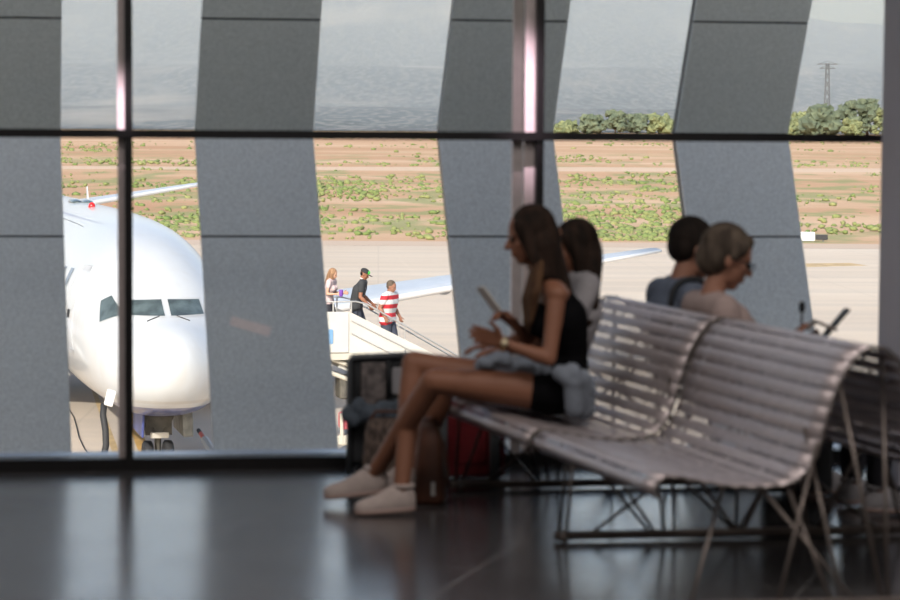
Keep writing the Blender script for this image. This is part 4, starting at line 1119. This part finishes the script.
def tk(mb):
    torso(mb, j, 0.008, 0.94, True, tops=(0.2, 0.4))
    for s in ('L', 'R'):
        a = j['sh' + s].lerp(j['neck'], 0.42) + Z * 0.030; mb.cap(a, 0.024, j['chest'] - f * 0.05, 0.04, 12); mb.cap(a, 0.024, j['chest'] + f * 0.06, 0.04, 12)
cloth(w1, 'tank_top', M_tank, tk)
cloth(w1, 'shorts', M_tank, lambda mb: [mb.cap(j['pel'] + (j['hipL'] - j['hipR']).normalized() * 0.07 * q, 0.106, j['pel'] - (j['hipL'] - j['hipR']).normalized() * 0.07 * q, 0.106, 16) for q in (1,)] + [mb.cap(j['hip' + s], 0.094, j['hip' + s].lerp(j['kn' + s], 0.16), 0.088, 16) for s in 'LR'])
lv = u.cross(f).normalized()
def hr1(mb):
    C = j['head']; P_ = lambda a, b, c_: C + f * a + lv * b + u * c_
    mb.ell(P_(-0.022, 0, 0.036), (0.098, 0.090, 0.098), X=f, Y=lv, Z=u)
    mb.ell(P_(-0.045, 0, -0.02), (0.085, 0.088, 0.11), X=f, Y=lv, Z=u)
    for s in (-1, 1):
        mb.cap(P_(0.035, s * 0.062, 0.055), 0.035, P_(0.012, s * 0.075, -0.06), 0.030, 12)
        mb.cap(P_(0.012, s * 0.075, -0.06), 0.032, P_(-0.01, s * 0.085, -0.16), 0.030, 12)
    for a, b, e_, r in ((-0.06, 0.03, J(561, 300, 10.0), 0.045), (-0.07, -0.03, J(566, 305, 10.08), 0.045), (-0.04, 0.06, J(553, 285, 9.96), 0.04), (-0.05, 0.0, J(566, 318, 10.05), 0.035)):
        mb.cap(P_(a, b, -0.04), 0.055, e_, r, 12)
o = cloth(w1, 'hair', H_dark, hr1, 0.006)
def hr1b(mb):
    C = j['head']; P_ = lambda a, b, c_: C + f * a + lv * b + u * c_
    for k_ in range(5):
        a = P_(-0.005, 0.085 - 0.006 * k_, -0.11); mb.cap(a, 0.026, J(536 - 2.5 * k_, 292 + 2 * k_, 9.86 + 0.02 * k_), 0.022, 10)
        mb.cap(J(536 - 2.5 * k_, 292 + 2 * k_, 9.86 + 0.02 * k_), 0.022, J(531 - 1.2 * k_, 322 + 5 * (k_ % 3), 9.88 + 0.02 * k_), 0.009, 10)
cloth(w1, 'hair_ends', H_ends, hr1b, 0.006)['label'] = 'lighter brown ends of the hair hanging in front of the shoulder'
c = j['wrL'].lerp(j['elL'], 0.03); ax = (j['elL'] - j['wrL']).normalized(); x_, _, z_ = basis(ax)
wt = MB().tube([c + (x_ * math.cos(a) + z_ * math.sin(a)) * 0.027 for a in [2 * PI * q / 20 for q in range(20)]], 0.007, 8, closed=True).build('wristwatch', M_gold, w1, True)
fc = c + V((0, -0.030, 0.006)); MB().cap(fc, 0.016, fc + V((0, -0.006, 0)), 0.015, 16).build('dial', mat('watch_dial', (0.7, 0.6, 0.4), 0.3), wt, True)
shoe(w1, 'sneaker', j['anL'], j['toeL'], M_snk, M_sole); shoe(w1, 'sneaker', j['anR'], j['toeR'], M_snk, M_sole)
# phone
pc = J(489, 299, 10.04); pu = (J(483, 290, 10.03) - J(497, 309, 10.05)).normalized(); pn = V((0.85, 0.50, 0.10)); pn = (pn - pu * pn.dot(pu)).normalized(); px_ = pu.cross(pn).normalized()
ph = thing('phone', pc, 'pale smartphone held up in the right hand of the nearest young woman', 'phone')
o = MB().rbox(pc, (0.068, 0.008, 0.135), 0.009, px_, pn, pu).build('case', mat('pale_phone_case', (0.8, 0.78, 0.74), 0.4), ph); fixn(o)
o = MB().rbox(pc + pn * 0.0045, (0.060, 0.001, 0.122), 0.006, px_, pn, pu).build('screen', mat('dark_phone_glass', (0.02, 0.02, 0.025), 0.08), ph); fixn(o)
# light jacket over her lap and round her hips
rr = random.Random(11); mb = MB()
for a, b, r in (((500, 371), (545, 372), 0.040), ((482, 366), (510, 370), 0.034), ((520, 378), (560, 388), 0.040), ((560, 378), (582, 388), 0.062), ((566, 398), (584, 408), 0.050), ((575, 380), (584, 400), 0.050), ((497, 362), (530, 368), 0.030)):
    mb.cap(J(a[0], a[1], 9.98), r, J(b[0], b[1], 9.93), r, 14)
for k_ in range(22):
    t = k_ / 21; p = J(484 + 100 * t, 364 + 30 * t * t + rr.uniform(-5, 5), 9.90 + rr.uniform(-0.01, 0.03)); mb.cap(p, rr.uniform(0.014, 0.024), p + V((rr.uniform(-.03, .03), 0.1, rr.uniform(-.02, .03))), 0.02, 8)
mb.cap(J(560, 373, 9.80), 0.036, J(574, 382, 9.80), 0.04, 12); mb.cap(J(572, 372, 9.80), 0.04, J(574, 410, 9.82), 0.038, 12); mb.cap(J(583, 378, 9.84), 0.038, J(582, 412, 9.88), 0.034, 12)
o = mb.build('light_jacket', M_jacket, loc=J(560, 400, 9.95)); remesh(o, 0.007, 3); tag(o, 'pale grey-blue jacket bunched over the lap and hip of the nearest young woman', 'jacket')

# --- second young woman, mostly hidden behind the first
j2 = dict(pel=bp(2.34, 0.44, 0.50), waist=bp(2.34, 0.50, 0.66), chest=bp(2.34, 0.535, 0.84), neck=bp(2.34, 0.545, 1.0))
sd = -BA
j2.update(shL=bp(2.18, 0.545, 0.955), shR=bp(2.50, 0.545, 0.955), elL=bp(2.14, 0.42, 0.72), elR=bp(2.52, 0.42, 0.72), wrL=bp(2.24, 0.20, 0.68), wrR=bp(2.42, 0.20, 0.68),
          hipL=bp(2.25, 0.42, 0.49), hipR=bp(2.43, 0.42, 0.49), knL=J(446, 381, 10.40), knR=J(440, 377, 10.62), anL=J(416, 474, 10.52), anR=J(404, 472, 10.72), toeL=J(384, 489, 10.50), toeR=J(374, 486, 10.72))
j2['head'] = J(573, 248, 10.36)
hm = j2['head']; dx = hm - bp(2.34, 0.53, hm.z); dx.z = 0
for k_ in j2:
    if k_ not in ('knL', 'knR', 'anL', 'anR', 'toeL', 'toeR', 'head'): j2[k_] = j2[k_] + dx * (0.5 if k_[:3] in ('pel', 'hip') else 0.9) - V((0, 0, 0.0))
f2 = (-BT + V((0, 0, -0.12))).normalized(); u2 = (Z - f2 * f2.z).normalized()
w2 = person('young woman with long dark hair in a pale grey top, half hidden behind her friend', j2, SK_tan, f2, u2, 1.0, True, 0.92,
            hands=[((j2['wrL'], -BT, V((0, 0, -1)), BA), dict(curl=0.3, k=0.9)), ((j2['wrR'], -BT, V((0, 0, -1)), -BA), dict(curl=0.3, k=0.9))])
def tk2(mb):
    torso(mb, j2, 0.010, 0.92, True)
    for s in 'LR': mb.cap(j2['sh' + s], 0.055, j2['sh' + s].lerp(j2['el' + s], 0.45), 0.050, 12); mb.cap(j2['sh' + s].lerp(j2['neck'], 0.5), 0.055, j2['chest'], 0.08, 12)
cloth(w2, 'top', M_wtop, tk2)
cloth(w2, 'shorts', M_denim, lambda mb: [mb.cap(j2['pel'] + BA * 0.07, 0.106, j2['pel'] - BA * 0.07, 0.106, 16)] + [mb.cap(j2['hip' + s], 0.094, j2['hip' + s].lerp(j2['kn' + s], 0.3), 0.088, 16) for s in 'LR'])
lv2 = u2.cross(f2).normalized()
def hr2(mb):
    C = j2['head']; P_ = lambda a, b, c_: C + f2 * a + lv2 * b + u2 * c_
    mb.ell(P_(-0.022, 0, 0.036), (0.098, 0.088, 0.096), X=f2, Y=lv2, Z=u2); mb.ell(P_(-0.05, 0, -0.03), (0.08, 0.088, 0.12), X=f2, Y=lv2, Z=u2)
    for s in (-1, 1): mb.cap(P_(0.03, s * 0.062, 0.05), 0.038, P_(0.0, s * 0.080, -0.03), 0.038, 12); mb.cap(P_(0.0, s * 0.080, -0.03), 0.038, P_(0.0, s * 0.085, -0.15), 0.034, 12)
    for b, e_ in ((0.05, J(594, 306, 10.22)), (0.0, J(593, 300, 10.33)), (0.03, J(588, 322, 10.22))):
        mb.cap(P_(-0.06, b, -0.05), 0.055, e_, 0.022, 12)
cloth(w2, 'hair', H_dark, hr2, 0.007)
shoe(w2, 'sneaker', j2['anL'], j2['toeL'], M_snk, M_sole); shoe(w2, 'sneaker', j2['anR'], j2['toeR'], M_snk, M_sole)

# --- couple on the far side of the bench, facing right
def seated_right(uu, head, lean, shw):
    j = dict(pel=bp(uu, 1.16, 0.50), waist=bp(uu, 1.10, 0.65), head=head)
    nk = head - V((0, 0, 0.15)) - BT * 0.06; j['neck'] = nk; j['chest'] = j['waist'].lerp(nk, 0.55) - BT * 0.05
    c = nk - V((0, 0, 0.055)) - BT * 0.012
    j.update(shR=c - BA * shw, shL=c + BA * shw)
    for s, q in (('R', -1), ('L', 1)):
        j['hip' + s] = bp(uu + 0.09 * q, 1.20, 0.49); j['kn' + s] = bp(uu + 0.13 * q, 1.64, 0.50); j['an' + s] = bp(uu + 0.12 * q, 1.62, 0.10); j['toe' + s] = bp(uu + 0.14 * q, 1.78, 0.034)
        j['el' + s] = j['sh' + s] + V((0, 0, -0.27)) + BT * 0.02 + BA * q * 0.03
    return j
h3 = J(727, 258, 9.98); u3c = (h3 - BO).dot(BA)
j3 = seated_right(u3c, h3, 0, 0.15)
tab = J(822, 326, 10.05)
j3['wrR'] = tab + V((-0.13, -0.03, -0.09)); j3['wrL'] = tab + V((-0.12, 0.14, -0.10))
f3 = (BT * 0.95 + V((0.05, -0.12, -0.36))).normalized(); u3 = (Z - f3 * f3.z); u3 = (u3 - f3 * u3.dot(f3)).normalized()
w3 = person('woman with short greying hair, glasses and dusty pink top, facing right', j3, SK_m, f3, u3, 1.10, False, 0.92,
            hands=[((j3['wrR'], V((0.9, 0.1, 0.25)), V((0, 0.3, 1)), V((0, -0.3, 1))), dict(curl=0.5)), ((j3['wrL'], V((0.9, -0.3, 0.25)), V((0, 0, 1)), V((0, 0.3, 1))), dict(curl=0.5))])
def tk3(mb):
    torso(mb, j3, 0.012, 0.93, False)
    for s in 'LR': mb.cap(j3['sh' + s], 0.066, j3['sh' + s].lerp(j3['el' + s], 0.75), 0.056, 14); mb.cap(j3['sh' + s].lerp(j3['neck'], 0.55) - Z * 0.012, 0.056, j3['chest'], 0.09, 12)
    mb.cap(j3['shL'], 0.064, j3['shR'], 0.064, 14)
cloth(w3, 'blouse', M_beige, tk3)
M_trous = mat('dark_trousers', (0.03, 0.03, 0.04), 0.85, 0, 0.2, 20)
def trousers(mb, j, r=1.0):
    mb.cap(j['pel'] + BA * 0.08, 0.108, j['pel'] - BA * 0.08, 0.108, 16)
    for s in 'LR': mb.cap(j['hip' + s], 0.100, j['kn' + s], 0.072, 16); mb.cap(j['kn' + s], 0.072, j['an' + s] + Z * 0.05, 0.052, 16)
cloth(w3, 'trousers', M_trous, lambda mb: trousers(mb, j3))
lv3 = u3.cross(f3).normalized()
def hr3(mb):
    C = j3['head']; q = 1.10; P_ = lambda a, b, c_: C + f3 * a * q + lv3 * b * q + u3 * c_ * q
    mb.ell(P_(-0.022, 0, 0.042), (0.100 * q, 0.086 * q, 0.092 * q), X=f3, Y=lv3, Z=u3); mb.ell(P_(-0.050, 0, -0.005), (0.072 * q, 0.082 * q, 0.085 * q), X=f3, Y=lv3, Z=u3)
    mb.cap(P_(0.05, -0.02, 0.085), 0.028, P_(0.07, 0.03, 0.060), 0.022, 10)
    for s in (-1, 1): mb.cap(P_(0.02, s * 0.068, 0.05), 0.03, P_(0.0, s * 0.075, 0.01), 0.02, 10)
cloth(w3, 'hair', H_short, hr3, 0.006)
gl = MB(); q = 1.10; P_ = lambda a, b, c_: j3['head'] + f3 * a * q + lv3 * b * q + u3 * c_ * q
for s in (-1, 1):
    gl.tube([P_(0.097, s * 0.034 + 0.024 * math.cos(a), -0.002 + 0.018 * math.sin(a)) for a in [2 * PI * k_ / 16 for k_ in range(16)]], 0.0022, 6, closed=True)
    gl.tube([P_(0.097, s * 0.058, 0.002), P_(0.05, s * 0.074, 0.004), P_(-0.01, s * 0.080, 0.0)], 0.0022, 6)
gl.tube([P_(0.097, -0.01, 0.0), P_(0.103, 0, 0.004), P_(0.097, 0.01, 0.0)], 0.0022, 6)
gl.build('glasses', M_black, w3, True)
shoe(w3, 'shoe', j3['anL'], j3['toeL'], M_wtop, M_sole); shoe(w3, 'shoe', j3['anR'], j3['toeR'], M_wtop, M_sole)

h4 = J(693, 249, 10.55); u4c = (h4 - BO).dot(BA)
j4 = seated_right(u4c, h4, 0, 0.19)
j4['wrR'] = j4['elR'] + BT * 0.24 + V((0, 0, -0.03)) + BA * 0.05; j4['wrL'] = j4['elL'] + BT * 0.24 + V((0, 0, -0.03)) - BA * 0.05
f4 = (BT * 0.95 + V((0.05, 0.10, -0.22))).normalized(); u4 = (Z - f4 * f4.z); u4 = (u4 - f4 * u4.dot(f4)).normalized()
w4 = person('dark-haired man in a slate blue polo shirt, beside the woman with glasses', j4, SK_m, f4, u4, 1.12, False, 1.02,
            hands=[((j4['wrR'], BT, V((0, 0, -1)), BA), dict(curl=0.4)), ((j4['wrL'], BT, V((0, 0, -1)), -BA), dict(curl=0.4))])
def tk4(mb):
    torso(mb, j4, 0.014, 1.02, False)
    for s in 'LR': mb.cap(j4['sh' + s], 0.072, j4['sh' + s].lerp(j4['el' + s], 0.7), 0.062, 14); mb.cap(j4['sh' + s].lerp(j4['neck'], 0.6), 0.058, j4['chest'], 0.10, 12)
    mb.cap(j4['shL'], 0.070, j4['shR'], 0.070, 14)
    mb.cap(j4['neck'] + BT * 0.01 - Z * 0.01, 0.068, j4['neck'] - Z * 0.03, 0.075, 14)
po = cloth(w4, 'polo_shirt', M_polo, tk4)
cloth(w4, 'trousers', M_trous, lambda mb: trousers(mb, j4))
st = []
for k_ in range(9):
    a = PI * (k_ / 8); st.append(j4['shR'].lerp(j4['neck'], 0.35) + BT * (-0.095 * math.cos(a)) + Z * (0.085 * math.sin(a) - 0.02) - BA * 0.03)
st = [st[0] - Z * 0.16 - BT * 0.01] + st + [st[-1] - Z * 0.16 + BT * 0.02]
MB().tube(st, 0.013, 8).build('shoulder_strap', M_blackn, w4, True)
lv4 = u4.cross(f4).normalized()
def hr4(mb):
    C = j4['head']; q = 1.12; P_ = lambda a, b, c_: C + f4 * a * q + lv4 * b * q + u4 * c_ * q
    mb.ell(P_(-0.020, 0, 0.040), (0.096 * q, 0.080 * q, 0.090 * q), X=f4, Y=lv4, Z=u4); mb.ell(P_(-0.048, 0, 0.005), (0.060 * q, 0.074 * q, 0.070 * q), X=f4, Y=lv4, Z=u4)
    for s in (-1, 1): mb.cap(P_(0.01, s * 0.072, 0.03), 0.018, P_(0.002, s * 0.074, -0.01), 0.010, 10)
cloth(w4, 'hair', H_black, hr4, 0.006)
shoe(w4, 'shoe', j4['anL'], j4['toeL'], M_blackn, M_sole); shoe(w4, 'shoe', j4['anR'], j4['toeR'], M_wtop, M_sole)
# tablet in a folding cover, held up by the woman
rt = thing('tablet', tab, 'dark tablet in a folding cover held up to the right of the woman with glasses', 'tablet')
a, b = J(826, 334, 10.05), J(845.5, 311.5, 10.05); d = (b - a).normalized(); nY = V((0.1, 1, 0)).normalized(); nY = (nY - d * nY.dot(d)).normalized()
o = MB().box((a + b) / 2, (0.010, 0.18, (b - a).length + 0.03), d.cross(nY).normalized(), nY, d).build('screen_half', M_blackn, rt); bevel(o, 0.002)
a2 = J(815, 321, 10.05); c2 = J(834, 329, 10.05); d2 = (c2 - a2).normalized(); nY2 = (nY - d2 * nY.dot(d2)).normalized()
o = MB().box((a2 + c2) / 2, ((c2 - a2).length, 0.18, 0.012), d2, nY2, d2.cross(nY2).normalized()).build('cover', mat('taupe_tablet_cover', (0.20, 0.17, 0.15), 0.7, 0, 0.1, 8), rt); bevel(o, 0.002)
a3 = J(806, 329, 10.05); d2 = (a2 - a3).normalized(); nY2 = (nY - d2 * nY.dot(d2)).normalized()
o = MB().box((a2 + a3) / 2, ((a2 - a3).length, 0.18, 0.012), d2, nY2, d2.cross(nY2).normalized()).build('cover', bpy.data.materials['taupe_tablet_cover'], rt); bevel(o, 0.002)
# cabin bag with its telescopic handle up, standing on the far side of the bench
hp = J(802, 307, 10.55)
rt = thing('cabin_bag', V((hp.x, hp.y, 0)), 'cabin suitcase behind the bench whose black pull handle shows beside the rightmost pillar', 'suitcase')
o = MB().rbox(V((hp.x + 0.0, hp.y + 0.08, 0.27)), (0.30, 0.17, 0.50), 0.03).build('shell', M_blackn, rt); fixn(o)
o = MB().tube([V((hp.x, hp.y, 0.50)), hp], 0.0065, 8).build('pull_rod', M_strap, rt, True)
o = MB().cap(hp - Z * 0.012, 0.014, hp + Z * 0.012, 0.014, 12).build('grip', M_blackn, rt, True)
# ------------------------------------------------------------------ passengers on the boarding stairs
LF = SD; AC = SB
def stand(px, ytop, D, lean=0.0, H=1.72, drop=0, right=True):
    top = J(px, ytop, D); hd = top - Z * 0.115
    return top, hd
def walker(top, H, f, stride=0.12, lean=0.06, foot_drop=0.0, wide=0.195):
    fh = V((f.x, f.y, 0)).normalized(); s = V((-fh.y, fh.x, 0))   # s = left
    k = H / 1.75; b = top - Z * H
    hd = top - Z * 0.115 * k
    j = dict(head=hd, neck=hd - Z * 0.118 * k - fh * 0.035)
    j['chest'] = j['neck'] - Z * 0.20 * k - fh * lean * 0.6; j['waist'] = j['chest'] - Z * 0.18 * k - fh * lean * 0.5; j['pel'] = j['waist'] - Z * 0.15 * k
    c = j['neck'] - Z * 0.06 * k
    for q, n_ in ((1, 'L'), (-1, 'R')):
        j['sh' + n_] = c + s * q * wide * k; j['el' + n_] = j['sh' + n_] - Z * 0.27 * k + s * q * 0.05 - fh * 0.02; j['wr' + n_] = j['el' + n_] - Z * 0.16 * k + fh * 0.20
        j['hip' + n_] = j['pel'] + s * q * 0.09 - Z * 0.03; 
        fwd_ = fh * (stride * q); j['an' + n_] = V((b.x, b.y, b.z)) + s * q * 0.09 + fwd_ + Z * (0.09 - (foot_drop if q > 0 else 0)); j['kn' + n_] = j['hip' + n_].lerp(j['an' + n_], 0.5) + fh * 0.05
        j['toe' + n_] = j['an' + n_] + fh * 0.15 - Z * 0.055
    return j, fh, s
M_shirtk = mat('charcoal_t_shirt', (0.035, 0.038, 0.042), 0.9, 0, 0.1, 4)
M_jeans = mat('dark_blue_jeans', (0.05, 0.06, 0.09), 0.9, 0, 0.2, 6)
M_str = mat('red_white_striped_cotton', (0.8, 0.8, 0.8), 0.85)
g = G(M_str); tc = g.n('ShaderNodeTexCoord'); sp = g.n('ShaderNodeSeparateXYZ'); g.l(tc.outputs['Object'], sp.inputs[0])
fz = g.math('GREATER_THAN', g.math('FRACT', g.math('ADD', g.math('DIVIDE', sp.outputs[2], 0.195), 0.05)), 0.52)
g.l(g.mix(fz, (0.58, 0.58, 0.58), (0.50, 0.025, 0.04)), g.b.inputs['Base Color'])
def dress(root, j, fh, s, Mt, top_name, Mb, bottom_name, k=1.0, fem=False, belly=0.0, sleeve=0.5, vox=0.012):
    def t(mb):
        torso(mb, j, 0.016, k, fem, belly)
        for n_ in 'LR': mb.cap(j['sh' + n_], 0.066 * k, j['sh' + n_].lerp(j['el' + n_], sleeve), 0.060 * k, 12); mb.cap(j['sh' + n_].lerp(j['neck'], 0.5), 0.058 * k, j['chest'], 0.09 * k, 12)
    def b(mb):
        mb.cap(j['pel'] + s * 0.07 - Z * 0.03, 0.112 * k, j['pel'] - s * 0.07 - Z * 0.03, 0.112 * k, 14)
        for n_ in 'LR': mb.cap(j['hip' + n_], 0.098 * k, j['kn' + n_], 0.072 * k, 12); mb.cap(j['kn' + n_], 0.07 * k, j['an' + n_] + Z * 0.02, 0.055 * k, 12)
    cloth(root, top_name, Mt, t, vox, 2); cloth(root, bottom_name, Mb, b, vox, 2)
    for n_ in 'LR':
        cloth(root, 'shoe', M_black, lambda mb: [mb.cap(j['an' + n_] - Z * 0.045 - fh * 0.04, 0.042, j['toe' + n_] + fh * 0.02, 0.038, 12)], 0.012, 2)
def sfloor(x):   # height of the walking surface at a point along the stairs
    s_ = (x - so_).dot(SD); return GZ + DK - (max(0, s_) * TN if s_ > 0 else 0)
GRP = None
# man in the red and white striped shirt
top = J(391.5, 281, 52.75)
f5 = (LF * 0.70 - AC * 0.55 + V((0, 0, -0.30))).normalized(); j5, fh, s = walker(top, top.z - sfloor(top) + 0.02, f5, 0.13, 0.05, 0.12, 0.235)
u5 = (Z - f5 * f5.z).normalized()
j5['elR'] = j5['shR'] - Z * 0.26 - fh * 0.10 - s * 0.05; j5['wrR'] = j5['elR'] - Z * 0.20 + fh * 0.13; j5['wrL'] = j5['elL'] - Z * 0.18 + fh * 0.12
w5 = person('stout man in a red and white striped polo shirt, first down the boarding stairs', j5, SK_m, f5, u5, 1.12, False, 1.22, hands=[((j5['wrR'], V((0.3, 0, -1)), V((0.5, 0, 0)), fh), dict(curl=0.5)), ((j5['wrL'], V((0.3, 0, -1)), V((0.5, 0, 0)), fh), dict(curl=0.5))], voxel=0.009)
dress(w5, j5, fh, s, M_str, 'striped_shirt', M_jeans, 'jeans', 1.36, belly=0.0)
def sh_hair(j, f, u, q=1.0):
    l = u.cross(f).normalized()
    def fn(mb):
        P_ = lambda a, b, c_: j['head'] + f * a * q + l * b * q + u * c_ * q
        mb.ell(P_(-0.024, 0, 0.042), (0.096 * q, 0.082 * q, 0.088 * q), X=f, Y=l, Z=u); mb.ell(P_(-0.045, 0, 0.0), (0.062 * q, 0.077 * q, 0.07 * q), X=f, Y=l, Z=u)
    return fn
cloth(w5, 'hair', H_short, sh_hair(j5, f5, u5, 1.12), 0.010, 2)
# man in the black t-shirt and green-fronted cap
top = J(364.5, 268.5, 52.8); f6 = (LF * 0.80 - AC * 0.30 + V((0, 0, -0.42))).normalized(); j6, fh, s = walker(top, top.z - sfloor(top) + 0.0, f6, 0.10, 0.13, 0.06); u6 = (Z - f6 * f6.z).normalized()
w6 = person('man in a charcoal t-shirt and green-fronted black cap on the boarding stairs', j6, SK_tan, f6, u6, 1.06, False, 1.08, hands=[((j6['wrR'], V((0.5, 0, -0.8)), V((0.5, 0, 0)), fh), dict(curl=0.5)), ((j6['wrL'], V((0.5, 0, -0.8)), V((0.5, 0, 0)), fh), dict(curl=0.5))], voxel=0.009)
dress(w6, j6, fh, s, M_shirtk, 't_shirt', M_jeans, 'jeans', 1.18)
l6 = u6.cross(f6).normalized(); P_ = lambda a, b, c_: j6['head'] + f6 * a + l6 * b + u6 * c_
cp = cloth(w6, 'cap', mat('black_cap_cloth', (0.02, 0.02, 0.022), 0.8), lambda mb: mb.ell(P_(-0.012, 0, 0.060), (0.108, 0.088, 0.074), X=f6, Y=l6, Z=u6), 0.010, 2)
MB().ell(P_(0.055, 0, 0.066), (0.052, 0.062, 0.050), X=f6, Y=l6, Z=u6).build('green_front', mat('bright_green_cloth', (0.06, 0.55, 0.08), 0.8), cp, True)
MB().ell(P_(0.125, 0, 0.028), (0.065, 0.062, 0.010), X=f6, Y=l6, Z=u6).build('peak', bpy.data.materials['black_cap_cloth'], cp, True)
cloth(w6, 'hair', H_black, lambda mb: mb.ell(P_(-0.040, 0, 0.005), (0.062, 0.076, 0.065), X=f6, Y=l6, Z=u6), 0.010, 2)
nk = j6['neck']; MB().tube([nk + fh * (0.05 * math.cos(a)) + s * (0.06 * math.sin(a)) + Z * (0.02 - 0.03 * math.cos(a)) for a in [2 * PI * q / 14 for q in range(14)]], 0.016, 6, closed=True).build('white_collar', mat('white_cord', (0.75, 0.75, 0.75), 0.7), w6, True)
MB().tube([nk + fh * 0.07 - Z * 0.02, j6['chest'] + fh * 0.135, j6['waist'] + fh * 0.14], 0.010, 6).build('lanyard', bpy.data.materials['white_cord'], w6, True)
# woman with long light brown hair on the platform
top = J(333, 269, 52.8); f7 = (LF * 0.75 - AC * 0.45 + V((0, 0, -0.35))).normalized(); j7, fh, s = walker(top, top.z - sfloor(top), f7, 0.06, 0.06, 0.0); u7 = (Z - f7 * f7.z).normalized()
j7['wrR'] = j7['elR'] + fh * 0.22 + s * 0.04; j7['wrL'] = j7['elL'] + fh * 0.22
w7 = person('woman with long light brown hair in a pale pink top, last on the boarding stairs', j7, SK_f, f7, u7, 1.0, True, 0.95, hands=[((j7['wrR'], fh, s, Z), dict(curl=0.6)), ((j7['wrL'], fh, -s, Z), dict(curl=0.6))], voxel=0.009)
dress(w7, j7, fh, s, mat('pale_pink_cotton', (0.56, 0.44, 0.44), 0.85), 'blouse', M_trous, 'trousers', 0.95, fem=True, sleeve=0.35)
l7 = u7.cross(f7).normalized()
def hr7(mb):
    P_ = lambda a, b, c_: j7['head'] + f7 * a + l7 * b + u7 * c_
    mb.ell(P_(-0.024, 0, 0.036), (0.100, 0.088, 0.096), X=f7, Y=l7, Z=u7); mb.ell(P_(-0.05, 0, -0.03), (0.078, 0.088, 0.12), X=f7, Y=l7, Z=u7)
    mb.cap(P_(-0.05, 0, -0.06), 0.075, j7['chest'] - fh * 0.09, 0.06, 12)
    for q in (-1, 1): mb.cap(P_(0.0, q * 0.075, -0.02), 0.04, j7['chest'] + fh * 0.06 + l7 * (q * 0.09) + Z * 0.04, 0.03, 12)
cloth(w7, 'hair', H_lb, hr7, 0.010, 2)
pcup = j7['wrR'] + fh * 0.09 + Z * 0.02
o = MB().loft([[pcup + V((math.cos(a) * r, math.sin(a) * r, z)) for a in [2 * PI * q / 14 for q in range(14)]] for z, r in ((-0.07, 0.033), (-0.03, 0.042), (0.05, 0.046), (0.08, 0.040))]).build('purple_cup', mat('purple_plastic', (0.16, 0.05, 0.35), 0.5), smooth=False, loc=pcup); fixn(o)
tag(o, 'purple cup held by the woman on top of the boarding stairs', 'cup')
